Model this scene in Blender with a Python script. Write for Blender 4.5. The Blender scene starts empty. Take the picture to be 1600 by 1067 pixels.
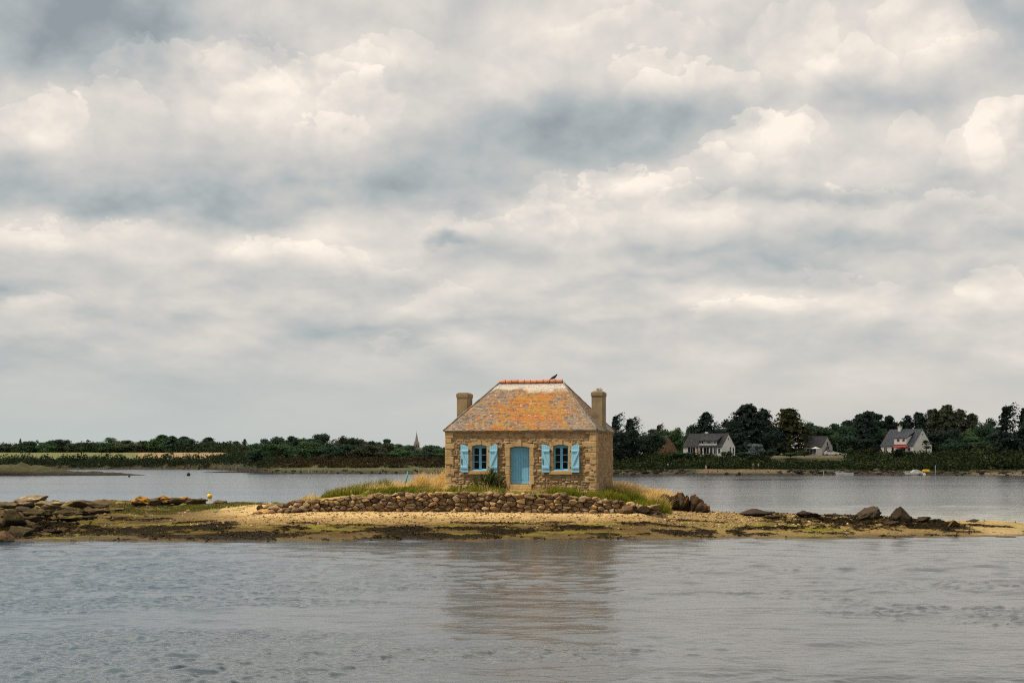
import bpy, bmesh, math, random
import numpy as np
from mathutils import Vector, Matrix

# ------------------------------------------------------------------ camera, sky, sun, exposure
SC = bpy.context.scene
COL = SC.collection
R = math.radians
H, F, YH = 3.5, 2400.0, 722.0            # eye height (m), focal length in photo pixels, horizon row

cam_d = bpy.data.cameras.new('camera')
cam = bpy.data.objects.new('camera', cam_d); COL.objects.link(cam)
cam.location = (0, 0, H); cam.rotation_euler = (R(90), 0, 0)
cam_d.sensor_width = 36.0; cam_d.lens = 36.0 * F / 1600.0
cam_d.shift_y = (YH - 533.5) / 1600.0
cam_d.clip_start = 0.5; cam_d.clip_end = 30000
SC.camera = cam
SC.view_settings.view_transform = 'Standard'; SC.view_settings.look = 'None'
SC.view_settings.exposure = 0.10; SC.view_settings.gamma = 1.0
SC.cycles.use_denoising = False; SC.cycles.filter_width = 1.15
SC.cycles.max_bounces = 8; SC.cycles.transparent_max_bounces = 8
SC.cycles.sample_clamp_indirect = 6.0

SUN_EL, SUN_AZ = 58.0, 79.0              # azimuth: turned from the camera's side towards the left
sv = Vector((-math.sin(R(SUN_AZ)) * math.cos(R(SUN_EL)), -math.cos(R(SUN_AZ)) * math.cos(R(SUN_EL)), math.sin(R(SUN_EL))))
sun_d = bpy.data.lights.new('sun', 'SUN'); sun_d.energy = 4.7; sun_d.angle = R(0.5); sun_d.color = (1.0, 0.885, 0.70)
sun = bpy.data.objects.new('sun', sun_d); COL.objects.link(sun)
sun.rotation_euler = sv.to_track_quat('Z', 'Y').to_euler(); sun.location = (-60, -10, 90)


def srgb(r, g, b):
    f = lambda c: (c / 255 / 12.92) if c / 255 <= 0.04045 else ((c / 255 + 0.055) / 1.055) ** 2.4
    return (f(r), f(g), f(b), 1.0)


class S:
    """a socket with arithmetic: builds Math nodes"""
    def __init__(s, nt, sock): s.nt = nt; s.k = sock
    def _m(s, op, *a, clamp=False):
        n = s.nt.nodes.new('ShaderNodeMath'); n.operation = op; n.use_clamp = clamp
        for i, v in enumerate((s,) + a):
            if isinstance(v, S): s.nt.links.new(v.k, n.inputs[i])
            else: n.inputs[i].default_value = float(v)
        return S(s.nt, n.outputs[0])
    def __add__(s, o): return s._m('ADD', o)
    def __radd__(s, o): return s._m('ADD', o)
    def __sub__(s, o): return s._m('SUBTRACT', o)
    def __mul__(s, o): return s._m('MULTIPLY', o)
    def __rmul__(s, o): return s._m('MULTIPLY', o)
    def __truediv__(s, o): return s._m('DIVIDE', o)
    def clamp(s): return s._m('ADD', 0.0, clamp=True)
    def pw(s, e): return s._m('POWER', e)
    def ss(s, a, b):
        n = s.nt.nodes.new('ShaderNodeMapRange'); n.interpolation_type = 'SMOOTHSTEP'
        s.nt.links.new(s.k, n.inputs['Value']); n.inputs['From Min'].default_value = a; n.inputs['From Max'].default_value = b
        return S(s.nt, n.outputs[0])


def const(nt, v):
    n = nt.nodes.new('ShaderNodeValue'); n.outputs[0].default_value = v; return S(nt, n.outputs[0])


def combine(nt, x, y, z):
    n = nt.nodes.new('ShaderNodeCombineXYZ')
    for i, v in enumerate((x, y, z)):
        if isinstance(v, S): nt.links.new(v.k, n.inputs[i])
        else: n.inputs[i].default_value = v
    return n.outputs[0]


def noise(nt, vec, scale, detail=4, rough=0.55, dist=0.0, lac=2.0):
    n = nt.nodes.new('ShaderNodeTexNoise'); n.inputs['Scale'].default_value = scale
    n.inputs['Detail'].default_value = detail; n.inputs['Roughness'].default_value = rough
    n.inputs['Distortion'].default_value = dist; n.inputs['Lacunarity'].default_value = lac
    if vec is not None: nt.links.new(vec, n.inputs['Vector'])
    return S(nt, n.outputs['Fac'])


def ramp(nt, fac, stops):
    n = nt.nodes.new('ShaderNodeValToRGB'); nt.links.new(fac.k, n.inputs[0])
    e = n.color_ramp.elements
    while len(e) < len(stops): e.new(0.5)
    for el, (p, c) in zip(e, stops): el.position = p; el.color = c if len(c) == 4 else (*c, 1)
    return n.outputs[0]


def mix(nt, fac, a, b, mode='MIX'):
    n = nt.nodes.new('ShaderNodeMix'); n.data_type = 'RGBA'; n.blend_type = mode
    if isinstance(fac, S): nt.links.new(fac.k, n.inputs[0])
    else: n.inputs[0].default_value = fac
    for i, v in ((6, a), (7, b)):
        if hasattr(v, 'is_linked'): nt.links.new(v, n.inputs[i])
        else: n.inputs[i].default_value = v if len(v) == 4 else (*v, 1)
    return n.outputs[2]


def build_world():
    w = bpy.data.worlds.new('World'); SC.world = w; w.use_nodes = True
    nt = w.node_tree; bg = nt.nodes['Background']
    sky = nt.nodes.new('ShaderNodeTexSky'); sky.sky_type = 'NISHITA'; sky.sun_disc = False
    sky.sun_elevation = R(SUN_EL); sky.sun_rotation = R(180 + SUN_AZ)
    sky.air_density = 1.0; sky.dust_density = 2.0
    tc = nt.nodes.new('ShaderNodeTexCoord')
    sep = nt.nodes.new('ShaderNodeSeparateXYZ'); nt.links.new(tc.outputs['Generated'], sep.inputs[0])
    x, y, z = (S(nt, o) for o in sep.outputs)
    zc = z._m('MAXIMUM', 0.0)
    az = x._m('ARCTAN2', y)
    el = zc._m('ARCSINE')

    def q_at(de, da=0.0):
        e = (el + (SKY_K + de))
        return combine(nt, (az + da) * 5.0, e._m('LOGARITHM', math.e) * 2.3, 0.37)
    q0, q1, q2 = q_at(0.0), q_at(0.020, -0.010), q_at(0.008, -0.005)

    def puff(q, sc):        # cauliflower heads: inverted cell distance, warped
        w = nt.nodes.new('ShaderNodeTexNoise'); w.inputs['Scale'].default_value = sc * 0.9; w.inputs['Detail'].default_value = 5; w.inputs['Roughness'].default_value = 0.6; nt.links.new(q, w.inputs['Vector'])
        vm = nt.nodes.new('ShaderNodeVectorMath'); vm.operation = 'MULTIPLY_ADD'; nt.links.new(w.outputs['Color'], vm.inputs[0]); vm.inputs[1].default_value = (0.85 / sc,) * 3; nt.links.new(q, vm.inputs[2])
        v = nt.nodes.new('ShaderNodeTexVoronoi'); v.voronoi_dimensions = '2D'; v.feature = 'F1'; v.inputs['Scale'].default_value = sc; v.inputs['Detail'].default_value = 3.0; v.inputs['Roughness'].default_value = 0.5
        v.inputs['Lacunarity'].default_value = 2.3; v.normalize = True; nt.links.new(vm.outputs[0], v.inputs['Vector'])
        return S(nt, v.outputs['Distance']) * -1.0 + 1.0
    big = noise(nt, q0, 1.3, 2, 0.5, 0.3)
    a0, a1 = noise(nt, q0, 2.6, 6, 0.5, 0.2), noise(nt, q1, 2.6, 6, 0.5, 0.2)
    b0, b1 = puff(q0, 3.2), puff(q2, 3.2)
    # domain warp for the placed cloud masses so their edges billow
    n5 = noise(nt, q0, 5.0, 7, 0.6, 0.3)
    wx = (noise(nt, q0, 3.0, 4, 0.5) - 0.5) * 0.09
    wy = (noise(nt, q0, 3.3, 4, 0.5) - 0.5) * 0.045
    azw, elw = az + wx, el + wy
    b5 = puff(q0, 7.5)
    azh, elh = az + wx * 0.6 + (n5 - 0.5) * 0.02, el - (n5 - 0.5) * 0.034 - (b0 - 0.7) * 0.034 - (b5 - 0.7) * 0.016

    hv = (b5 - 0.7) * 1.1 + (b0 - b1) * 2.0 + 1.0

    def head(px, py, rx, ry, amp):      # a cumulus head: crisp billowed top, melting away downwards
        ca = math.atan((px - 800) / F); ce = math.atan((YH - py) / F * math.cos(ca))
        dx = (azh - ca) * (F / rx); dy = (elh - ce) * (F / ry)
        return (dx * dx + dy * dy).ss(1.0, 0.86) * ((dy + 1.0) * (amp * 0.46) * hv)._m('MAXIMUM', 0.0)

    def blob(px, py, rx, ry, amp, e=1.0):
        ca = math.atan((px - 800) / F); ce = math.atan((YH - py) / F * math.cos(ca))
        dx = (azw - ca) * (F / rx); dy = (elw - ce) * (F / ry)
        d2 = dx * dx + dy * dy
        return (d2 * (-e))._m('EXPONENT') * amp
    fade = el.ss(0.01, 0.10)
    t = (big - 0.5) * 0.34 + (a0 - 0.5) * 0.26 + (a0 - a1) * 0.55 + (b0 - b1) * 0.30 + (b0 - 0.7) * 0.12
    t = t * (fade * 0.75 + 0.25)
    for b in SKY_BLOBS: t = t + blob(*b)
    for b in SKY_HEADS: t = t + head(*b)
    t = t - el.ss(0.34, 0.75) * 0.26          # unseen sky overhead dimmed to lower the ambient fill
    fac = (t + 0.56).clamp()
    cl = ramp(nt, fac, [(0.0, srgb(136, 145, 149)), (0.25, srgb(165, 171, 172)), (0.50, srgb(191, 189, 185)),
                        (0.70, srgb(210, 204, 196)), (1.0, srgb(243, 231, 217))])
    side = az.ss(-0.30, 0.25)
    hz = mix(nt, side, srgb(172, 182, 182), srgb(190, 188, 183))
    hf = el.ss(0.090, 0.0)
    cl = mix(nt, hf * 0.78, cl, hz)
    # thin clouds let a little of the Nishita sky through
    sk = nt.nodes.new('ShaderNodeMix'); sk.data_type = 'RGBA'; sk.blend_type = 'MULTIPLY'
    sk.inputs[0].default_value = 1.0; nt.links.new(sky.outputs[0], sk.inputs[6]); sk.inputs[7].default_value = (1, 1, 1, 1)
    cl10 = mix(nt, 1.0, cl, (SKY_GAIN, SKY_GAIN, SKY_GAIN, 1), 'MULTIPLY')
    out = mix(nt, 0.95, sk.outputs[2], cl10)
    nt.links.new(out, bg.inputs['Color']); bg.inputs['Strength'].default_value = 0.1


SKY_GAIN = 11.0
SKY_K = 0.10
SKY_BLOBS = [  # photo px, py, half-widths, amount: the cloud masses, as directions in the sky
    (90, 20, 230, 75, -0.50), (240, 60, 90, 60, -0.25), (330, 140, 150, 60, 0.15), (75, 190, 60, 50, 0.22), (480, 180, 190, 80, 0.12), (430, 240, 110, 40, 0.07),
    (640, 60, 200, 60, 0.12), (860, 222, 290, 58, -0.38), (1020, 180, 160, 40, -0.22), (290, 315, 340, 24, -0.41), (20, 260, 130, 50, -0.15),
    (640, 285, 220, 22, -0.25), (960, 278, 150, 26, 0.20), (1180, 225, 120, 36, 0.30), (1090, 130, 150, 30, 0.14), (1160, 255, 60, 20, 0.10),
    (1250, 70, 60, 70, 0.16), (1400, 60, 110, 60, 0.20), (1440, 20, 60, 30, 0.16), (1575, 215, 50, 70, 0.24), (1570, 30, 90, 60, -0.32), (1350, 160, 140, 26, -0.21),
    (1420, 225, 110, 40, 0.16), (1250, 300, 260, 16, -0.21), (830, 345, 70, 40, 0.12), (1180, 340, 230, 30, 0.14), (940, 350, 120, 40, 0.14), (1000, 60, 140, 40, 0.08),
    (1440, 372, 220, 20, -0.18), (1130, 395, 320, 13, -0.15), (1570, 450, 80, 26, 0.22), (1190, 472, 140, 18, 0.22), (420, 395, 140, 34, 0.16),
    (110, 375, 200, 30, 0.12), (90, 470, 120, 20, 0.15), (15, 445, 36, 26, -0.25), (705, 378, 24, 9, -0.46), (560, 505, 240, 18, -0.14), (640, 420, 150, 30, 0.10),
    (150, 590, 500, 60, -0.15), (1100, 430, 200, 12, -0.14), (800, 515, 300, 14, -0.09), (1330, 440, 120, 14, 0.08)]
SKY_HEADS = [
    (75, 192, 60, 50, 0.16), (300, 140, 150, 80, 0.12), (480, 175, 150, 85, 0.14), (250, 92, 70, 40, 0.10), (1090, 150, 120, 45, 0.16), (1180, 222, 85, 42, 0.22), (1110, 255, 80, 30, 0.12), (1255, 70, 60, 90, 0.12),
    (1440, 34, 80, 50, 0.16), (1582, 225, 60, 70, 0.18), (950, 305, 100, 42, 0.16), (1020, 295, 60, 28, 0.14), (845, 345, 56, 45, 0.12), (910, 330, 60, 40, 0.10), (1085, 335, 80, 35, 0.12), (1350, 312, 60, 22, 0.12), (1420, 222, 60, 40, 0.12),
    (1190, 478, 95, 24, 0.14), (1320, 452, 80, 28, 0.10), (1572, 452, 65, 34, 0.16), (440, 395, 80, 28, 0.12), (590, 430, 60, 22, 0.08), (60, 488, 60, 22, 0.12), (110, 365, 130, 24, 0.10), (640, 545, 55, 22, 0.08), (715, 365, 60, 26, 0.10), (1390, 340, 150, 26, 0.08), (560, 120, 70, 50, 0.08), (1000, 75, 150, 50, 0.08),
    (180, 165, 70, 42, 0.13), (390, 112, 75, 45, 0.12), (560, 170, 75, 50, 0.11), (520, 218, 65, 36, 0.12), (620, 92, 80, 40, 0.11), (1010, 112, 75, 32, 0.13), (1330, 112, 75, 50, 0.12), (1490, 92, 75, 50, 0.10), (1530, 252, 55, 50, 0.15),
    (1232, 206, 55, 30, 0.15), (870, 302, 65, 30, 0.12), (760, 362, 60, 30, 0.10), (1500, 330, 80, 24, 0.10), (30, 366, 75, 26, 0.11), (500, 402, 65, 26, 0.10), (680, 470, 70, 20, 0.09)]
build_world()


# ------------------------------------------------------------------ helpers
def P(px, py, D): return Vector(((px - 800) / F * D, D, H - (py - YH) / F * D))
def XP(px, D): return (px - 800) / F * D


def lerp_tab(tab):
    xs = np.array([t[0] for t in tab], float); ys = np.array([t[1] for t in tab], float)
    return lambda v: np.interp(v, xs, ys)


def _hash(ix, iy, seed):
    n = (ix.astype(np.int64) * 374761393 + iy.astype(np.int64) * 668265263 + seed * 1442695041) & 0x7fffffff
    n = ((n ^ (n >> 13)) * 1274126177) & 0x7fffffff
    return ((n ^ (n >> 16)) & 0xffff) / 65535.0


def vnoise(x, y, seed=0):
    ix = np.floor(x); iy = np.floor(y); fx = x - ix; fy = y - iy
    fx = fx * fx * (3 - 2 * fx); fy = fy * fy * (3 - 2 * fy)
    a = _hash(ix, iy, seed); b = _hash(ix + 1, iy, seed); c = _hash(ix, iy + 1, seed); d = _hash(ix + 1, iy + 1, seed)
    return (a * (1 - fx) + b * fx) * (1 - fy) + (c * (1 - fx) + d * fx) * fy


def fbm(x, y, seed=0, octv=4, gain=0.5):
    s = 0.0; a = 1.0; n = 0.0
    for i in range(octv):
        s = s + a * vnoise(x * 2 ** i + 17.3 * i, y * 2 ** i - 9.1 * i, seed + i); n += a; a *= gain
    return s / n


def sstep(v, a, b):
    t = np.clip((v - a) / (b - a), 0, 1); return t * t * (3 - 2 * t)


def mesh_np(name, V, Fc, mats=None, parent=None, smooth=False, attrs=None, midx=None):
    """V (n,3), Fc (m,k) arrays -> one linked mesh object"""
    me = bpy.data.meshes.new(name); V = np.asarray(V, np.float32); Fc = np.asarray(Fc, np.int32)
    k = Fc.shape[1]
    me.vertices.add(len(V)); me.vertices.foreach_set('co', V.ravel())
    me.loops.add(Fc.size); me.loops.foreach_set('vertex_index', Fc.ravel())
    me.polygons.add(len(Fc)); me.polygons.foreach_set('loop_start', np.arange(0, Fc.size, k, dtype=np.int32))
    if smooth: me.polygons.foreach_set('use_smooth', np.ones(len(Fc), bool))
    if midx is not None: me.polygons.foreach_set('material_index', np.asarray(midx, np.int32))
    for an, arr in (attrs or {}).items():
        arr = np.asarray(arr, np.float32)
        if arr.ndim == 1:
            a = me.attributes.new(an, 'FLOAT', 'POINT'); a.data.foreach_set('value', arr)
        else:
            a = me.color_attributes.new(an, 'FLOAT_COLOR', 'POINT'); a.data.foreach_set('color', arr.ravel())
    me.update(calc_edges=True); me.validate()
    for m in (mats if isinstance(mats, (list, tuple)) else [mats] if mats else []): me.materials.append(m)
    o = bpy.data.objects.new(name, me); COL.objects.link(o)
    if parent: o.parent = parent
    return o


class MB:
    """collects polygons for ONE mesh object"""
    def __init__(s): s.v = []; s.f = []; s.sm = []
    def add(s, vs, fs, smooth=False):
        b = len(s.v); s.v += [tuple(v) for v in vs]; s.f += [tuple(i + b for i in f) for f in fs]; s.sm += [smooth] * len(fs)
    def box(s, x0, x1, y0, y1, z0, z1, bev=0.0, M=None):
        if bev <= 0:
            vs = [(x, y, z) for x in (x0, x1) for y in (y0, y1) for z in (z0, z1)]
            fs = [(0, 1, 3, 2), (4, 6, 7, 5), (0, 4, 5, 1), (2, 3, 7, 6), (0, 2, 6, 4), (1, 5, 7, 3)]
        else:
            bm = bmesh.new(); bmesh.ops.create_cube(bm, size=1)
            bmesh.ops.transform(bm, matrix=Matrix.Translation(((x0 + x1) / 2, (y0 + y1) / 2, (z0 + z1) / 2)) @ Matrix.Diagonal((x1 - x0, y1 - y0, z1 - z0, 1)), verts=bm.verts)
            bmesh.ops.bevel(bm, geom=bm.edges[:], offset=bev, segments=1, affect='EDGES')
            bm.verts.index_update(); vs = [v.co[:] for v in bm.verts]; fs = [[v.index for v in f.verts] for f in bm.faces]; bm.free()
        if M: vs = [M @ Vector(v) for v in vs]
        s.add(vs, fs)
    def prism(s, poly, y0, y1, M=None):
        """poly: (x,z) outline, counter-clockwise seen from -y; extruded from y0 (front) to y1"""
        n = len(poly); vs = [(x, y0, z) for x, z in poly] + [(x, y1, z) for x, z in poly]
        fs = [tuple(range(n)), tuple(range(2 * n - 1, n - 1, -1))] + [(i + n, (i + 1) % n + n, (i + 1) % n, i) for i in range(n)]
        if M: vs = [M @ Vector(v) for v in vs]
        s.add(vs, fs)
    def tube(s, pts, rad, n=8, caps=True):
        pts = [Vector(p) for p in pts]; rad = rad if isinstance(rad, (list, tuple)) else [rad] * len(pts)
        vs = []; fs = []
        for i, p in enumerate(pts):
            d = (pts[min(i + 1, len(pts) - 1)] - pts[max(i - 1, 0)]).normalized()
            u = d.orthogonal().normalized() if i == 0 else (u - d * u.dot(d)).normalized()
            w = d.cross(u)
            for k in range(n):
                a = 2 * math.pi * k / n; vs.append(p + (u * math.cos(a) + w * math.sin(a)) * rad[i])
        for i in range(len(pts) - 1):
            for k in range(n): fs.append((i * n + k, i * n + (k + 1) % n, (i + 1) * n + (k + 1) % n, (i + 1) * n + k))
        if caps: fs += [tuple(range(n - 1, -1, -1)), tuple(range((len(pts) - 1) * n, len(pts) * n))]
        s.add(vs, fs, True)
    def ball(s, c, r, sub=2, sc=(1, 1, 1)):
        bm = bmesh.new(); bmesh.ops.create_icosphere(bm, subdivisions=sub, radius=r); bm.verts.index_update()
        s.add([(c[0] + v.co.x * sc[0], c[1] + v.co.y * sc[1], c[2] + v.co.z * sc[2]) for v in bm.verts], [[v.index for v in f.verts] for f in bm.faces], True); bm.free()
    def build(s, name, m, parent=None):
        me = bpy.data.meshes.new(name); me.from_pydata([tuple(v) for v in s.v], [], s.f)
        me.polygons.foreach_set('use_smooth', s.sm); me.update()
        if m: me.materials.append(m)
        o = bpy.data.objects.new(name, me); COL.objects.link(o)
        if parent: o.parent = parent
        return o


def tag(o, label, cat, group=None, kind=None):
    if label: o['label'] = label
    if cat: o['category'] = cat
    if group: o['group'] = group
    if kind: o['kind'] = kind
    return o


def thing(name, label, cat, loc, rz=0.0, group=None):
    o = bpy.data.objects.new(name, None); COL.objects.link(o); o.empty_display_size = 0.3
    o.location = loc; o.rotation_euler = (0, 0, rz); return tag(o, label, cat, group)


def struct(o): o['kind'] = 'structure'; return o
def stuff(o, label, cat): return tag(o, label, cat, kind='stuff')


def material(name, col=(0.5, 0.5, 0.5), rough=0.7, fn=None, spec=0.35):
    m = bpy.data.materials.new(name); m.use_nodes = True; nt = m.node_tree; b = nt.nodes['Principled BSDF']
    b.inputs['Base Color'].default_value = (*col[:3], 1); b.inputs['Roughness'].default_value = rough
    b.inputs['Specular IOR Level'].default_value = spec
    if fn: fn(nt, b)
    return m


def coord(nt, which='Object'):
    n = nt.nodes.new('ShaderNodeTexCoord'); return n.outputs[which]


def world_pos(nt):
    n = nt.nodes.new('ShaderNodeNewGeometry'); return n.outputs['Position']


def island_rand(nt):
    n = nt.nodes.new('ShaderNodeNewGeometry'); return S(nt, n.outputs['Random Per Island'])


def attr(nt, name, out='Fac'):
    n = nt.nodes.new('ShaderNodeAttribute'); n.attribute_name = name; return n.outputs[out]


def mapped(nt, vec, sc):
    n = nt.nodes.new('ShaderNodeMapping'); n.inputs['Scale'].default_value = sc; nt.links.new(vec, n.inputs[0]); return n.outputs[0]


def bump(nt, b, h, strength=0.5, dist=0.02):
    n = nt.nodes.new('ShaderNodeBump'); n.inputs['Strength'].default_value = strength; n.inputs['Distance'].default_value = dist
    nt.links.new(h.k, n.inputs['Height']); nt.links.new(n.outputs[0], b.inputs['Normal'])


def mottled(name, stops, scale=3.0, rough=0.8, detail=6, bmp=0.0, bscale=20.0, which='Object', spec=0.3):
    def fn(nt, b):
        c = coord(nt, which) if which != 'World' else world_pos(nt)
        n = noise(nt, c, scale, detail, 0.6)
        nt.links.new(ramp(nt, n, stops), b.inputs['Base Color'])
        if bmp: bump(nt, b, noise(nt, c, bscale, 5, 0.6), bmp, 0.02)
    return material(name, stops[0][1], rough, fn, spec)


ORD = ['first', 'second', 'third', 'fourth', 'fifth', 'sixth', 'seventh', 'eighth', 'ninth', 'tenth', 'eleventh', 'twelfth', 'thirteenth',
       'fourteenth', 'fifteenth', 'sixteenth', 'seventeenth', 'eighteenth', 'nineteenth', 'twentieth']

# ------------------------------------------------------------------ the island's ground
IX = lambda px: (px - 800) * 0.03125            # photo column -> metres across, at the island
t_front = lerp_tab([(-300, 63), (0, 66.9), (100, 67.4), (300, 67.7), (500, 67.8), (700, 68.4), (900, 69.4), (1100, 70.0), (1300, 71.0), (1450, 71.6), (1540, 72.2), (1600, 74.0), (1680, 77.5), (1800, 82)])
t_rd = lerp_tab([(-300, 92), (0, 90), (100, 90), (200, 88), (300, 86), (400, 80), (430, 77), (1010, 77), (1050, 81), (1100, 82.5), (1200, 81), (1400, 79), (1480, 78.6), (1600, 80), (1800, 84)])
t_rz = lerp_tab([(-300, 0.8), (0, 0.98), (100, 1.0), (200, 0.98), (300, 1.15), (400, 1.22), (430, 1.02), (700, 1.0), (1000, 0.92), (1050, 0.95), (1100, 0.86), (1200, 0.66), (1300, 0.58), (1400, 0.5), (1480, 0.36), (1540, 0.34), (1600, 0.31), (1680, 0.2), (1760, -0.5), (1900, -1.2)])
t_mound = lerp_tab([(380, 0.0), (410, 1.15), (450, 1.5), (500, 1.66), (560, 1.86), (620, 1.93), (697, 1.98), (800, 1.98), (880, 1.86), (940, 1.70), (985, 1.45), (1005, 1.22), (1020, 1.08), (1045, 0.98), (1070, 0.8), (1085, 0.0)])
WALL_D = 77.1


def ground_np(x, d):
    px = x / 0.03125 + 800
    df = t_front(px) + 1.1 * (fbm(x * 0.22, d * 0 + 3.1, 5, 4) - 0.5) + 0.5 * (fbm(x * 0.9, d * 0.9, 8, 3) - 0.5); rd = t_rd(px); rz = t_rz(px)
    t = (d - df) / (rd - df)
    rise = np.where(t < 0, t * 1.6, np.clip(t, 0, 1) ** 0.85)
    z = rz * rise
    z = np.where(rz < 0.05, np.minimum(rz + 0 * t, z), z)
    back = np.clip((d - rd - 4.0) / 9.0, 0, 3)
    z = z - back ** 1.4 * 1.6
    m = t_mound(px)
    k = sstep(d, WALL_D + 0.15, WALL_D + 0.75) * (1 - sstep(d, 89, 98)) * (m > 0)
    mh = m + 0.10 * (fbm(x * 0.5, d * 0.5, 31, 3) - 0.5) * 2
    z = np.where(k > 0, np.maximum(z, z * (1 - k) + mh * k), z)
    up = sstep(z, -0.3, 0.25)
    z = z + up * (0.10 * (fbm(x * 0.45, d * 0.8, 1, 4) - 0.5) + 0.05 * (fbm(x * 2.2, d * 2.2, 3, 4) - 0.5))
    lump = sstep(px, 1150, 1260) * (1 - sstep(px, 1500, 1550)) * sstep(z, 0.05, 0.3) * 0.8 + (1 - sstep(px, 120, 215)) * sstep(z, 0.05, 0.3) * (1 + 0.6 * (1 - sstep(px, 30, 120)))
    rid = 1 - 2 * np.abs(fbm(x * 0.55, d * 1.0, 77, 5) - 0.5)
    z = z + lump * (0.62 * (rid - 0.78) + 0.16 * (fbm(x * 2.4, d * 2.4, 79, 3) - 0.5)) + sstep(px, 1010, 1110) * 0.10 * (fbm(x * 1.4, d * 1.4, 78, 4) - 0.45)
    return np.maximum(z, -1.3)


def gz(x, d): return float(ground_np(np.array([x], float), np.array([d], float))[0])


def hit(px, py, d0=62.0, d1=112.0):
    """the point of the island's ground seen at a photo pixel"""
    d = np.arange(d0, d1, 0.02); x = (px - 800) / F * d; z = H - (py - YH) / F * d
    g = ground_np(x, d); w = np.where(g >= z)[0]
    i = w[0] if len(w) else len(d) - 1
    return Vector((x[i], d[i], g[i]))


WEED = [(-60, 816, 112, 844), (175, 822, 306, 836), (280, 820, 373, 829), (250, 833, 450, 846), (558, 822, 666, 838), (617, 833, 745, 843), (727, 822, 834, 840), (700, 834, 800, 842), (856, 821, 955, 828), (911, 832, 969, 837), (991, 832, 1021, 837),
        (1024, 828, 1076, 835), (1087, 827, 1122, 836), (1132, 828, 1171, 836), (1145, 824, 1182, 829), (1290, 812, 1380, 822), (1372, 812, 1520, 836), (1495, 821, 1600, 824), (130, 826, 190, 834), (60, 806, 130, 812)]
ALGA = [(135, 821, 175, 827), (108, 829, 162, 838), (400, 818, 558, 831), (675, 819, 740, 824), (470, 813, 520, 817), (1120, 818, 1260, 826), (1240, 822, 1340, 832), (880, 815, 980, 820)]


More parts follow.
